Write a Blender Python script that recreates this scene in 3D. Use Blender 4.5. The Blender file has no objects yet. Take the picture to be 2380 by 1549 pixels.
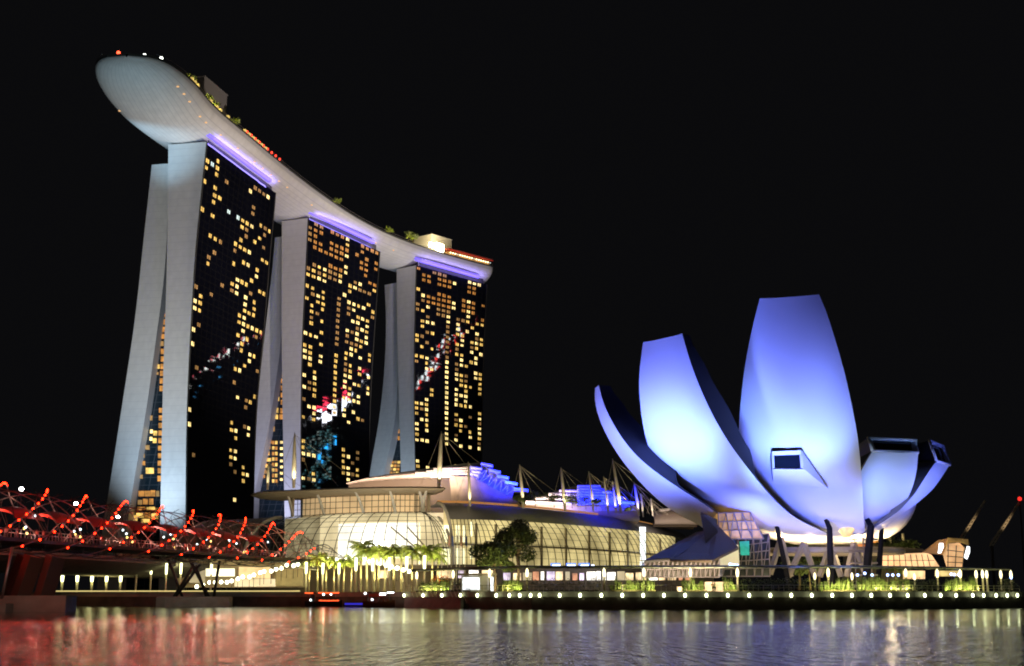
import bpy, bmesh, math, random
from mathutils import Vector, Matrix
from math import sin, cos, pi, radians, sqrt, atan2

sc = bpy.context.scene
COL = sc.collection
random.seed(7)

# ------------------------------------------------------------------ camera
CAM = Vector((0, 0, 2.3))
PITCH = radians(10.83)
F = 3190.0                                   # focal length in units of a 2380 wide picture
cd = bpy.data.cameras.new('camera')
cam = bpy.data.objects.new('camera', cd)
COL.objects.link(cam)
cam.location = CAM
cam.rotation_euler = (pi / 2 + PITCH, 0, 0)
cd.sensor_width = 36
cd.lens = 36 * F / 2380
cd.clip_start = 0.5
cd.clip_end = 8000
sc.camera = cam
sc.view_settings.view_transform = 'Standard'
sc.view_settings.look = 'None'
sc.view_settings.exposure = 0
sc.view_settings.gamma = 1

# ------------------------------------------------------------------ night sky
world = bpy.data.worlds.new('World')
sc.world = world
world.use_nodes = True
bgn = world.node_tree.nodes['Background']
bgn.inputs[0].default_value = (0.0032, 0.0032, 0.0037, 1)
bgn.inputs[1].default_value = 1.0

cy = sc.cycles
cy.use_denoising = True
cy.max_bounces = 6
cy.diffuse_bounces = 2
cy.glossy_bounces = 3
cy.transmission_bounces = 4
cy.transparent_max_bounces = 8
cy.sample_clamp_indirect = 4
cy.sample_clamp_direct = 0
cy.caustics_reflective = False
cy.caustics_refractive = False
cy.filter_width = 1.9
cy.use_light_tree = True

# ------------------------------------------------------------------ helpers
def ray(px, py):
    zz = (774.5 - py) / F
    return Vector(((px - 1190) / F, cos(PITCH) - zz * sin(PITCH), sin(PITCH) + zz * cos(PITCH)))
def at(px, py, Y):
    d = ray(px, py); return CAM + d * (Y / d.y)
def atz(px, py, z):
    d = ray(px, py); return CAM + d * ((z - CAM.z) / d.z)
def gx(px, Y):
    return at(px, 1384, Y).x
def onplane(px, py, p0, n):
    d = ray(px, py); return CAM + d * ((p0 - CAM).dot(n) / d.dot(n))

ORD = ['first', 'second', 'third', 'fourth', 'fifth', 'sixth', 'seventh', 'eighth', 'ninth', 'tenth', 'eleventh', 'twelfth',
       'thirteenth', 'fourteenth', 'fifteenth', 'sixteenth', 'seventeenth', 'eighteenth', 'nineteenth', 'twentieth',
       'twenty-first', 'twenty-second', 'twenty-third', 'twenty-fourth', 'twenty-fifth', 'twenty-sixth', 'twenty-seventh',
       'twenty-eighth', 'twenty-ninth', 'thirtieth', 'thirty-first', 'thirty-second', 'thirty-third', 'thirty-fourth', 'thirty-fifth']
def nth(i, n):
    if i == 0: return 'leftmost'
    if i == n - 1: return 'rightmost'
    if i < n / 2: return ORD[i] + ' from the left'
    return ORD[n - 1 - i] + ' from the right'

def tag(o, label=None, cat=None, group=None, kind=None):
    if label: o['label'] = label
    if cat: o['category'] = cat
    if group: o['group'] = group
    if kind: o['kind'] = kind
    return o
def empty(name, loc, rz=0, label=None, cat=None, group=None):
    o = bpy.data.objects.new(name, None); COL.objects.link(o)
    o.location = loc; o.rotation_euler = (0, 0, rz); o.empty_display_size = .5
    return tag(o, label, cat, group)
def copy_tree(o, parent=None, kids=None):
    c = o.copy(); COL.objects.link(c)
    if parent: c.parent = parent
    for ch in (CH.get(o.name, [])):
        CH.setdefault(c.name, []).append(copy_tree(ch, c))
    return c
CH = {}

class MB:
    def __init__(s): s.v = []; s.f = []; s.m = []; s.uv = None; s.sm = []
    def quad(s, a, b, c, d, m=0, smooth=False):
        i = len(s.v); s.v += [tuple(a), tuple(b), tuple(c), tuple(d)]; s.f.append((i, i + 1, i + 2, i + 3)); s.m.append(m); s.sm.append(smooth)
    def tri(s, a, b, c, m=0):
        i = len(s.v); s.v += [tuple(a), tuple(b), tuple(c)]; s.f.append((i, i + 1, i + 2)); s.m.append(m); s.sm.append(False)
    def poly(s, pts, m=0):
        i = len(s.v); s.v += [tuple(p) for p in pts]; s.f.append(tuple(range(i, i + len(pts)))); s.m.append(m); s.sm.append(False)
    def box(s, c, size, rz=0, m=0, rx=0):
        c = Vector(c); h = Vector(size) / 2; R = Matrix.Rotation(rz, 3, 'Z') @ Matrix.Rotation(rx, 3, 'X')
        P = [c + R @ Vector((sx * h.x, sy * h.y, sz * h.z)) for sz in (-1, 1) for sy in (-1, 1) for sx in (-1, 1)]
        i = len(s.v); s.v += [tuple(p) for p in P]
        for f in ((0, 2, 3, 1), (4, 5, 7, 6), (0, 1, 5, 4), (2, 6, 7, 3), (0, 4, 6, 2), (1, 3, 7, 5)):
            s.f.append(tuple(i + k for k in f)); s.m.append(m); s.sm.append(False)
    def tube(s, pts, r, n=6, m=0, cap=True, smooth=True):
        pts = [Vector(p) for p in pts]
        rs = r if isinstance(r, (list, tuple)) else [r] * len(pts)
        i0 = len(s.v)
        up = None
        for k, p in enumerate(pts):
            t = (pts[min(k + 1, len(pts) - 1)] - pts[max(k - 1, 0)]).normalized()
            if up is None:
                up = Vector((0, 0, 1)) if abs(t.z) < .9 else Vector((1, 0, 0))
            a = t.cross(up).normalized(); b = a.cross(t).normalized(); up = b
            for j in range(n):
                q = 2 * pi * j / n
                s.v.append(tuple(p + (a * cos(q) + b * sin(q)) * rs[k]))
        for k in range(len(pts) - 1):
            for j in range(n):
                a = i0 + k * n + j; b = i0 + k * n + (j + 1) % n
                s.f.append((a, b, b + n, a + n)); s.m.append(m); s.sm.append(smooth)
        if cap:
            s.f.append(tuple(i0 + j for j in range(n))[::-1]); s.m.append(m); s.sm.append(False)
            e = i0 + (len(pts) - 1) * n
            s.f.append(tuple(e + j for j in range(n))); s.m.append(m); s.sm.append(False)
    def bar(s, a, b, w, m=0):
        s.tube([a, b], w, 4, m, True, False)
    def grid(s, rows, m=0, smooth=True, close=False):
        n = len(rows[0]); i0 = len(s.v)
        for r in rows:
            for p in r: s.v.append(tuple(p))
        for a in range(len(rows) - 1):
            for b in range(n if close else n - 1):
                c = (b + 1) % n
                s.f.append((i0 + a * n + b, i0 + a * n + c, i0 + (a + 1) * n + c, i0 + (a + 1) * n + b)); s.m.append(m); s.sm.append(smooth)
    def ball(s, c, r, n=8, m=0, sz=1.0):
        rows = []
        for a in range(n // 2 + 1):
            th = pi * a / (n // 2)
            rows.append([Vector(c) + Vector((r * sin(th) * cos(2 * pi * b / n), r * sin(th) * sin(2 * pi * b / n), r * cos(th) * sz)) for b in range(n)])
        s.grid(rows, m, True, True)
    def build(s, name, mats, parent=None, uv=None):
        me = bpy.data.meshes.new(name)
        me.from_pydata(s.v, [], s.f)
        if not isinstance(mats, (list, tuple)): mats = [mats]
        for m_ in mats: me.materials.append(m_)
        me.polygons.foreach_set('material_index', s.m)
        me.polygons.foreach_set('use_smooth', s.sm)
        if uv:
            L = me.uv_layers.new(name='UVMap')
            for li, lp in enumerate(me.loops): L.data[li].uv = uv[lp.vertex_index]
        me.update()
        o = bpy.data.objects.new(name, me); COL.objects.link(o)
        if parent:
            o.parent = parent
            CH.setdefault(parent.name, []).append(o)
        return o
def sub(o, parent):
    o.parent = parent; CH.setdefault(parent.name, []).append(o); return o

# ------------------------------------------------------------------ materials
def newmat(name):
    m = bpy.data.materials.new(name); m.use_nodes = True
    return m, m.node_tree, m.node_tree.nodes['Principled BSDF']
def mat(name, col, rough=.6, metal=0, var=0, vscale=.5, spec=.5, bump=0):
    m, nt, b = newmat(name)
    b.inputs['Base Color'].default_value = (*col, 1)
    b.inputs['Roughness'].default_value = rough
    b.inputs['Metallic'].default_value = metal
    b.inputs['Specular IOR Level'].default_value = spec
    if var or bump:
        tc = nt.nodes.new('ShaderNodeTexCoord'); n = nt.nodes.new('ShaderNodeTexNoise')
        n.inputs['Scale'].default_value = vscale; n.inputs['Detail'].default_value = 6
        nt.links.new(tc.outputs['Object'], n.inputs['Vector'])
        if var:
            r = nt.nodes.new('ShaderNodeValToRGB')
            r.color_ramp.elements[0].position = .3; r.color_ramp.elements[1].position = .7
            r.color_ramp.elements[0].color = (*[c * (1 - var) for c in col], 1)
            r.color_ramp.elements[1].color = (*[min(1, c * (1 + var)) for c in col], 1)
            nt.links.new(n.outputs['Fac'], r.inputs[0]); nt.links.new(r.outputs[0], b.inputs['Base Color'])
        if bump:
            bp = nt.nodes.new('ShaderNodeBump'); bp.inputs['Strength'].default_value = bump
            nt.links.new(n.outputs['Fac'], bp.inputs['Height']); nt.links.new(bp.outputs[0], b.inputs['Normal'])
    return m
def emit(name, col, st, sample=False, var=0, vscale=1.0):
    m, nt, b = newmat(name)
    b.inputs['Base Color'].default_value = (*[min(.8, c * .5) for c in col], 1)
    b.inputs['Emission Color'].default_value = (*col, 1)
    b.inputs['Emission Strength'].default_value = st
    if var:
        tc = nt.nodes.new('ShaderNodeTexCoord'); n = nt.nodes.new('ShaderNodeTexNoise')
        n.inputs['Scale'].default_value = vscale; n.inputs['Detail'].default_value = 3
        mr = nt.nodes.new('ShaderNodeMapRange')
        mr.inputs['From Min'].default_value = .3; mr.inputs['From Max'].default_value = .7
        mr.inputs['To Min'].default_value = st * (1 - var); mr.inputs['To Max'].default_value = st * (1 + var)
        nt.links.new(tc.outputs['Object'], n.inputs['Vector']); nt.links.new(n.outputs['Fac'], mr.inputs[0])
        nt.links.new(mr.outputs[0], b.inputs['Emission Strength'])
    m.cycles.emission_sampling = 'AUTO' if sample else 'NONE'
    return m

def panel_mat(name, col, line, su, sv, w=.04, rough=.5, metal=0, var=.06):
    """cladding with thin joints, from the UV map (u and v counted in metres / su, sv)"""
    m, nt, b = newmat(name)
    b.inputs['Roughness'].default_value = rough; b.inputs['Metallic'].default_value = metal
    N = nt.nodes; L = nt.links
    uv = N.new('ShaderNodeUVMap'); sep = N.new('ShaderNodeSeparateXYZ'); L.new(uv.outputs[0], sep.inputs[0])
    def joint(o, s, ww):
        a = N.new('ShaderNodeMath'); a.operation = 'MULTIPLY'; a.inputs[1].default_value = 1 / s; L.new(o, a.inputs[0])
        f = N.new('ShaderNodeMath'); f.operation = 'FRACT'; L.new(a.outputs[0], f.inputs[0])
        l = N.new('ShaderNodeMath'); l.operation = 'LESS_THAN'; l.inputs[1].default_value = ww; L.new(f.outputs[0], l.inputs[0])
        return l.outputs[0]
    j = N.new('ShaderNodeMath'); j.operation = 'MAXIMUM'
    L.new(joint(sep.outputs[0], su, w), j.inputs[0]); L.new(joint(sep.outputs[1], sv, w), j.inputs[1])
    no = N.new('ShaderNodeTexNoise'); no.inputs['Scale'].default_value = .25; no.inputs['Detail'].default_value = 8
    L.new(uv.outputs[0], no.inputs['Vector'])
    r = N.new('ShaderNodeValToRGB'); r.color_ramp.elements[0].position = .3; r.color_ramp.elements[1].position = .7
    r.color_ramp.elements[0].color = (*[c * (1 - var) for c in col], 1); r.color_ramp.elements[1].color = (*[min(1, c * (1 + var)) for c in col], 1)
    L.new(no.outputs['Fac'], r.inputs[0])
    mx = N.new('ShaderNodeMix'); mx.data_type = 'RGBA'
    L.new(j.outputs[0], mx.inputs[0]); L.new(r.outputs[0], mx.inputs[6]); mx.inputs[7].default_value = (*line, 1)
    L.new(mx.outputs[2], b.inputs['Base Color'])
    return m

M = {}
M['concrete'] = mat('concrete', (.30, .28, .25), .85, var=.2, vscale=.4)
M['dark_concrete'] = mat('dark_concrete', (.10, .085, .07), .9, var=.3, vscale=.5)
M['granite'] = mat('granite_paving', (.30, .28, .22), .7, var=.2, vscale=.8)
M['end_clad'] = panel_mat('end_cladding', (.62, .62, .60), (.52, .52, .52), 40, 3.2, .05, .55)
M['hull'] = panel_mat('hull_cladding', (.60, .58, .55), (.47, .46, .45), 2000.0, 2.4, .13, .42, var=.08)
M['hull_top'] = mat('deck_dark', (.05, .05, .045), .8)
M['glass_dark'] = panel_mat('dark_curtain_wall', (.004, .0045, .009), (.010, .010, .012), 1, 1, .12, .025, 0, .2)
# PANE_TILT: each pane of a curtain wall sits at a slightly different angle
def tilt(m, amt):
    nt = m.node_tree; N = nt.nodes; L = nt.links; b = N['Principled BSDF']
    uv = N.new('ShaderNodeUVMap'); fl = N.new('ShaderNodeVectorMath'); fl.operation = 'FLOOR'; L.new(uv.outputs[0], fl.inputs[0])
    wn = N.new('ShaderNodeTexWhiteNoise'); L.new(fl.outputs[0], wn.inputs['Vector'])
    s_ = N.new('ShaderNodeVectorMath'); s_.operation = 'SUBTRACT'; s_.inputs[1].default_value = (.5, .5, .5); L.new(wn.outputs['Color'], s_.inputs[0])
    k = N.new('ShaderNodeVectorMath'); k.operation = 'SCALE'; k.inputs['Scale'].default_value = amt; L.new(s_.outputs[0], k.inputs[0])
    g = N.new('ShaderNodeNewGeometry'); a = N.new('ShaderNodeVectorMath'); L.new(g.outputs['Normal'], a.inputs[0]); L.new(k.outputs[0], a.inputs[1])
    n = N.new('ShaderNodeVectorMath'); n.operation = 'NORMALIZE'; L.new(a.outputs[0], n.inputs[0]); L.new(n.outputs[0], b.inputs['Normal'])
tilt(M['glass_dark'], .011)
M['atrium_glass'] = panel_mat('atrium_glass', (.012, .022, .03), (.05, .06, .07), 3.5, 3.2, .10, .12)
M['white_frp'] = mat('white_cladding', (.72, .73, .74), .5, var=.02, vscale=.06)
M['steel_side_shade'] = mat('shade_dark_steel', (.014, .015, .022), .5, .2)  # petal-side steel darkened to near black; their shade is in this colour
M['frame_white'] = mat('frame_white', (.75, .75, .76), .5)
M['black_glass'] = mat('black_glass', (.01, .015, .02), .08)
M['roof_grey'] = panel_mat('standing_seam_roof', (.34, .33, .34), (.2, .2, .2), 1.6, 60, .12, .5, .1, .15)
M['roof_dark'] = mat('roof_dark', (.06, .055, .05), .6, .2)
M['soffit'] = mat('soffit_beige', (.42, .36, .28), .7, var=.1, vscale=.3)
M['mullion'] = mat('mullion_steel', (.05, .05, .045), .5, .4)
M['mullion_light'] = mat('mullion_white', (.55, .54, .50), .5)
M['beige'] = mat('beige_stone', (.55, .44, .30), .8, var=.12, vscale=.4)
M['steel'] = mat('stainless_steel', (.32, .28, .27), .45, .6)
M['steel_dark'] = mat('painted_dark_steel', (.035, .03, .03), .55, .3)
M['mast'] = mat('mast_cream_paint', (.62, .56, .44), .5)
M['cable'] = mat('cable_steel', (.30, .26, .20), .5, .3)
M['louver'] = mat('louver_white', (.72, .72, .74), .5)
M['canopy_green'] = mat('canopy_roof', (.16, .18, .12), .85, spec=.2)
M['trunk'] = mat('palm_trunk', (.32, .26, .18), .9, var=.25, vscale=3)
M['bark'] = mat('bark', (.14, .10, .07), .9, var=.3, vscale=3)
M['palm_leaf'] = mat('palm_frond', (.20, .25, .05), .5, var=.3, vscale=1.2)
M['leaf'] = mat('leaf_green', (.07, .10, .03), .6, var=.4, vscale=.7)
M['leaf_dark'] = mat('leaf_dark_green', (.055, .075, .025), .6, var=.4, vscale=.7)
M['soil'] = mat('soil', (.05, .04, .03), .95)
M['hull_black'] = mat('boat_black', (.02, .018, .018), .4)
M['hull_wood'] = mat('boat_wood', (.10, .03, .02), .5)
M['skin'] = mat('skin', (.45, .28, .2), .6)
M['cloth_pink'] = mat('cloth_pink', (.6, .35, .33), .8)
M['cloth_dark'] = mat('cloth_dark', (.03, .03, .05), .8)
M['cloth_white'] = mat('cloth_white', (.6, .6, .6), .8)

M['win_warm'] = emit('lit_window_warm', (1, .62, .15), .95, var=.75, vscale=.5)
M['win_bright'] = emit('lit_window_bright', (1, .74, .28), 1.6, var=.6, vscale=.5)
M['win_orange'] = emit('lit_window_orange', (1, .42, .09), .42, var=.8, vscale=.5)
M['win_dim'] = emit('lit_window_dim', (1, .55, .18), .22, var=.6, vscale=.4)
M['win_white'] = emit('lit_window_white', (.8, 1, .95), .9)
M['column_black'] = mat('column_black_paint', (.010, .010, .011), .9, spec=.1)
M['led'] = emit('red_led', (1, .014, .0025), 28, True)
M['lamp_white'] = emit('lamp_white', (1, .97, .85), 9, True)
M['lamp_warm'] = emit('lamp_warm', (1, .80, .42), 7, True)
M['lamp_green'] = emit('lamp_pale_green', (.90, 1, .55), 8, True)
M['lamp_blue'] = emit('lamp_blue', (.2, .35, 1), 3, True)
M['post_glow'] = emit('post_glow', (1, .80, .40), 1.3)
M['violet'] = emit('violet_cove_light', (.24, .17, .95), .95)
M['shop_warm'] = emit('shop_light_warm', (1, .72, .40), 1.2, var=.8, vscale=.25)
M['shop_white'] = emit('shop_light_white', (1, .97, .85), 2.2, var=.6, vscale=.3)
M['red_neon'] = emit('boat_red_tube', (1, .09, .02), 3.0, True)
M['red_dim'] = emit('red_lit_panel', (1, .05, .02), .25)

def light(kind, name, loc, power, col, target=None, size=.5, angle=None, blend=.6):
    ld = bpy.data.lights.new(name, kind); ld.energy = power; ld.color = col
    o = bpy.data.objects.new(name, ld); COL.objects.link(o); o.location = loc
    if kind == 'AREA':
        ld.shape = 'RECTANGLE'
        ld.size, ld.size_y = size if isinstance(size, tuple) else (size, size)
    else: ld.shadow_soft_size = size
    if kind == 'SPOT':
        ld.spot_size = radians(angle); ld.spot_blend = blend
    if target is not None:
        o.rotation_euler = (Vector(target) - Vector(loc)).to_track_quat('-Z', 'Y').to_euler()
    return o

# ------------------------------------------------------------------ water and ground
def water_mat():
    """a calm strip by the far quay and a wind-rippled stretch nearer than about 100 m"""
    m, nt, b = newmat('bay_water')
    N = nt.nodes; L = nt.links
    b.inputs['Base Color'].default_value = (.005, .006, .008, 1)
    b.inputs['IOR'].default_value = 1.33
    tc = N.new('ShaderNodeTexCoord')
    def noise(sx, sy, scale, det):
        mp = N.new('ShaderNodeMapping'); mp.inputs['Scale'].default_value = (sx, sy, 1); L.new(tc.outputs['Object'], mp.inputs[0])
        n = N.new('ShaderNodeTexNoise'); n.inputs['Scale'].default_value = scale; n.inputs['Detail'].default_value = det; L.new(mp.outputs[0], n.inputs[0]); return n.outputs['Fac']
    sep = N.new('ShaderNodeSeparateXYZ'); L.new(tc.outputs['Object'], sep.inputs[0])
    big = noise(.4, 1, .05, 3)
    w_ = N.new('ShaderNodeMath'); w_.operation = 'MULTIPLY_ADD'; w_.inputs[1].default_value = 75; L.new(big, w_.inputs[0]); L.new(sep.outputs[1], w_.inputs[2])
    mr = N.new('ShaderNodeMapRange'); mr.interpolation_type = 'SMOOTHSTEP'
    mr.inputs['From Min'].default_value = 118; mr.inputs['From Max'].default_value = 175; mr.inputs['To Min'].default_value = 1; mr.inputs['To Max'].default_value = 0
    L.new(w_.outputs[0], mr.inputs[0]); wind = mr.outputs[0]
    d = N.new('ShaderNodeMapRange'); d.inputs['To Min'].default_value = .035; d.inputs['To Max'].default_value = .26; L.new(wind, d.inputs[0])
    r = N.new('ShaderNodeMapRange'); r.inputs['To Min'].default_value = .05; r.inputs['To Max'].default_value = .15; L.new(wind, r.inputs[0]); L.new(r.outputs[0], b.inputs['Roughness'])
    n1 = noise(1.6, 1.1, 1.3, 4); n2 = noise(2.0, .35, 1.0, 3)
    mul = N.new('ShaderNodeMath'); mul.operation = 'MULTIPLY_ADD'; mul.inputs[1].default_value = 2.2; L.new(n2, mul.inputs[0]); L.new(n1, mul.inputs[2])
    bp = N.new('ShaderNodeBump'); bp.inputs['Strength'].default_value = 1.0
    L.new(d.outputs[0], bp.inputs['Distance']); L.new(mul.outputs[0], bp.inputs['Height']); L.new(bp.outputs[0], b.inputs['Normal'])
    return m
M['water'] = water_mat()
w = MB(); w.quad((-3000, -600, 0), (3000, -600, 0), (3000, 5000, 0), (-3000, 5000, 0))
tag(w.build('water', M['water']), kind='structure')

# the quay line, left to right (x, y)
bank = [(-420, 300), (-200, 318), (gx(0, 322), 322), (gx(400, 320), 320), (gx(700, 317), 317), (gx(862, 300), 300), (gx(980, 282), 282), (gx(1090, 262), 262),
        (gx(1235, 252), 252), (gx(1500, 249), 249), (gx(1800, 248), 248), (gx(2000, 249), 249), (gx(2130, 254), 254), (gx(2260, 262), 262), (gx(2380, 273), 273), (125, 300), (180, 360), (320, 480), (900, 700)]
DECK = 3.05
land = MB()
land.poly([(x, y + .6, DECK) for x, y in bank] + [(3000, 900, DECK), (3000, 5000, DECK), (-3000, 5000, DECK), (-3000, 300, DECK)])
tag(land.build('ground', M['granite']), kind='structure')
q = MB()
for (a, b_) in zip(bank[:-1], bank[1:]):
    a = Vector((*a, 0)); b_ = Vector((*b_, 0)); 
    up = lambda p, z: Vector((p.x, p.y, z))
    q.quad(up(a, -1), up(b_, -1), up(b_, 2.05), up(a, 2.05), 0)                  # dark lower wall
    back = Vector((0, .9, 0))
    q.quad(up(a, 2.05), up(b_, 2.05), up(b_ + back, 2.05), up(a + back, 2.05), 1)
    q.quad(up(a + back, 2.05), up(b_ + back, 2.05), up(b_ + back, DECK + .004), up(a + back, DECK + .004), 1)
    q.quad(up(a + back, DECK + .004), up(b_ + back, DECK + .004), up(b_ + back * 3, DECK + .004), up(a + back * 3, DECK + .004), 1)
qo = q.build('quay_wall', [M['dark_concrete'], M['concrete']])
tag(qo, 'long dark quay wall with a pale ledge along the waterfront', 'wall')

def bank_y(x):
    for (a, b_) in zip(bank[:-1], bank[1:]):
        if a[0] <= x <= b_[0]:
            t = (x - a[0]) / (b_[0] - a[0]); return a[1] + t * (b_[1] - a[1])
    return 330

# ------------------------------------------------------------------ hotel towers
def interp(poly, y):
    """x on a pixel polyline [(x, y)...] sorted by y"""
    if y <= poly[0][1]: a, b_ = poly[0], poly[1]
    elif y >= poly[-1][1]: a, b_ = poly[-2], poly[-1]
    else:
        for a, b_ in zip(poly[:-1], poly[1:]):
            if a[1] <= y <= b_[1]: break
    t = (y - a[1]) / (b_[1] - a[1]); return a[0] + t * (b_[0] - a[0])

def edge3(poly, p0, n, zt, zb, N=24):
    """unproject a pixel edge onto the vertical plane (p0, n); return points from zb to zt"""
    pts = [onplane(x, y, p0, n) for x, y in poly]
    pts.sort(key=lambda p: p.z)
    out = []
    for k in range(N + 1):
        z = zb + (zt - zb) * k / N
        if z <= pts[0].z: a, b_ = pts[0], pts[1]
        elif z >= pts[-1].z: a, b_ = pts[-2], pts[-1]
        else:
            for a, b_ in zip(pts[:-1], pts[1:]):
                if a.z <= z <= b_.z: break
        t = (z - a.z) / (b_.z - a.z)
        if z <= pts[0].z: t = max(t, -1.5)
        p = a + (b_ - a) * t; p.z = z
        out.append(p)
    # light smoothing keeps the curve fair
    for _ in range(3):
        out = [out[0]] + [(out[i - 1] + out[i] * 2 + out[i + 1]) / 4 for i in range(1, len(out) - 1)] + [out[-1]]
    return out

FPT = []
def tower(label, group, near_top, far_top, W_left, W_right, F_right, E_left, E_right, offset, lit, rows, cols, atr, zt=194.5, zE=188.0):
    near = onplane(*near_top, Vector((0, 0, zt)), Vector((0, 0, 1))); far = onplane(*far_top, Vector((0, 0, zt)), Vector((0, 0, 1)))
    ax = (far - near); length = ax.length; ax.normalize()
    left = Vector((-ax.y, ax.x, 0))                     # towards the east slab
    n = ax.copy()
    root = empty('hotel_tower', (near.x, near.y, DECK), 0, label, 'tower', group)
    def P(mb, name, mats, uv=None):
        o = mb.build(name, mats, root, uv); o.matrix_parent_inverse = Matrix.Translation(-root.location); return o
    zb = DECK
    eL = edge3(W_left, near, n, zt, zb); eR = edge3(W_right, near, n, zt, zb); fR = edge3(F_right, far, n, zt, zb)
    N = len(eL)
    # end wall of the bay-side slab
    mb = MB(); uv = []
    back = [fR[i] + (eL[i] - eR[i]) for i in range(N)]
    K = 6
    mb.grid([[eL[i] + (eR[i] - eL[i]) * (k / K) for k in range(K + 1)] for i in range(N)], 0, False)
    uv = [(5 + (k / K) * 20, eL[i].z) for i in range(N) for k in range(K + 1)]
    # far end, hidden side and roof of the slab
    mb.grid([[fR[i], back[i]] for i in range(N)], 0, False); uv += [(0, eL[i].z) for i in range(N) for _ in (0, 1)]
    mb.grid([[back[i], eL[i]] for i in range(N)], 0, False); uv += [(0, eL[i].z) for i in range(N) for _ in (0, 1)]
    mb.poly([eL[-1], eR[-1], fR[-1], back[-1]], 0); uv += [(.5, .5)] * 4
    P(mb, 'end_wall', M['end_clad'], uv)
    # glass facade to the bay
    inset = 0.0
    mb = MB(); uv = []
    C = cols
    R_ = rows
    def fpt(u, v, off=0):
        f = v * (N - 1); i = min(int(f), N - 2); t = f - i
        a = eR[i].lerp(eR[i + 1], t); b_ = fR[i].lerp(fR[i + 1], t)
        nn = Vector((ax.y, -ax.x, 0))
        return a.lerp(b_, u) + nn * off
    rr = [[fpt(c / C, r / 40.) for c in range(C + 1)] for r in range(41)]
    mb.grid(rr, 0, False); uv = [(c / C * C, r / 40. * R_) for r in range(41) for c in range(C + 1)]
    P(mb, 'glass_facade', M['glass_dark'], uv)
    # vertical fins and cap band
    mb = MB()
    for c in (0, 1): mb.tube([fpt(c, r / 20., .2) for r in range(21)], .35, 4, 0, False, False)
    P(mb, 'edge_fin', M['mullion'])
    # lit windows
    cells = {}
    fn = Vector((ax.y, -ax.x, 0))
    for (px, py, kind) in lit:
        # intersect with the bilinear facade by a small search
        best = None
        u = .5; v = .5
        for it in range(12):
            p = fpt(u, v)
            d = ray(px, py)
            e = 1e-3
            def pr(q):
                dd = q - CAM; yy = dd.y * cos(PITCH) + dd.z * sin(PITCH); zz = -dd.y * sin(PITCH) + dd.z * cos(PITCH)
                return 1190 + F * dd.x / yy, 774.5 - F * zz / yy
            X0, Y0 = pr(p); Xu, Yu = pr(fpt(u + e, v)); Xv, Yv = pr(fpt(u, v + e if v < .99 else v - e)); sv = 1 if v < .99 else -1
            a = (Xu - X0) / e; b_ = sv * (Xv - X0) / e; c_ = (Yu - Y0) / e; d_ = sv * (Yv - Y0) / e
            det = a * d_ - b_ * c_
            ex, ey = px - X0, py - Y0
            u += (ex * d_ - ey * b_) / det; v += (a * ey - c_ * ex) / det
            u = min(max(u, 0.005), .995); v = min(max(v, .005), .995)
        c = int(u * C); r = int(v * R_)
        cells[(c, r)] = kind
    order = sorted(cells.items(), key=lambda kv: (kv[0][0] / C, -kv[0][1]))
    big = [];
    KM = {'w': 'win_warm', 'b': 'win_bright', 'o': 'win_orange', 'd': 'win_dim', 'c': 'win_white'}
    rest = MB(); kinds = list(KM)
    for j, ((c, r), kind) in enumerate(order):
        m0 = random.uniform(.14, .22); m1 = random.uniform(.22, .32)
        u0, u1 = (c + m0) / C, (c + 1 - m1) / C
        if kind == 'w' and random.random() < .25: u1 = (c + .62) / C
        v0, v1 = (r + .22 + random.uniform(-.04, .06)) / R_, (r + .78 + random.uniform(-.10, .04)) / R_
        mb = MB() if j < 99 else rest
        A = [fpt(u0, v0, .12), fpt(u1, v0, .12), fpt(u1, v1, .12), fpt(u0, v1, .12)]
        B = [fpt(u0, v0, -.05), fpt(u1, v0, -.05), fpt(u1, v1, -.05), fpt(u0, v1, -.05)]
        mi = 0 if j < 99 else kinds.index(kind)
        um = u0 + (u1 - u0) * (.5 if random.random() < .6 else .62); gp = .06 / C
        if u1 - u0 < .45 / C: prs = ((u0, u1),)
        else: prs = ((u0, um - gp), (um + gp, u1))
        for (a0, a1) in prs:
            A = [fpt(a0, v0, .12), fpt(a1, v0, .12), fpt(a1, v1, .12), fpt(a0, v1, .12)]
            B = [fpt(a0, v0, -.05), fpt(a1, v0, -.05), fpt(a1, v1, -.05), fpt(a0, v1, -.05)]
            mb.quad(*A, mi)
            for k in range(4): mb.quad(A[k], B[k], B[(k + 1) % 4], A[(k + 1) % 4], mi)
        if j < 99: P(mb, 'window', M[KM[kind]])
    if rest.f:
        o = P(rest, 'window', [M[KM[k]] for k in kinds]); o['kind'] = 'stuff'
    # leaning rear slab
    off = n * offset
    p0 = near + off
    gL = edge3(E_left, p0, n, zE, zb); gR = edge3(E_right, p0, n, zE, zb)
    Lb = ax * (length * .96)
    mb = MB()
    mb.grid([[gL[i] + (gR[i] - gL[i]) * (k / 4) for k in range(5)] for i in range(N)], 0, False)
    uv = [(5 + (k / 4) * 20, gL[i].z) for i in range(N) for k in range(5)]
    mb.grid([[gR[i], gR[i] + Lb] for i in range(N)], 0, False); uv += [(j * 30, gL[i].z) for i in range(N) for j in (0, 1)]
    mb.grid([[gL[i] + Lb, gL[i]] for i in range(N)], 0, False); uv += [(j * 30, gL[i].z) for i in range(N) for j in (0, 1)]
    mb.poly([gL[-1], gR[-1], gR[-1] + Lb, gL[-1] + Lb]); uv += [(.5, .5)] * 4
    P(mb, 'rear_slab', M['end_clad'], uv)
    # glazed wall between the slabs, set back
    pa = near + n * (offset + 5)
    ztop, lst = atr
    aL = edge3(E_right, pa, n, ztop, zb); aR = edge3(W_left, pa, n, ztop, zb)
    mb = MB()
    sh = left * 1.5
    mb.grid([[aL[i] + sh, aR[i] - sh] for i in range(N)], 0, False)
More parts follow.
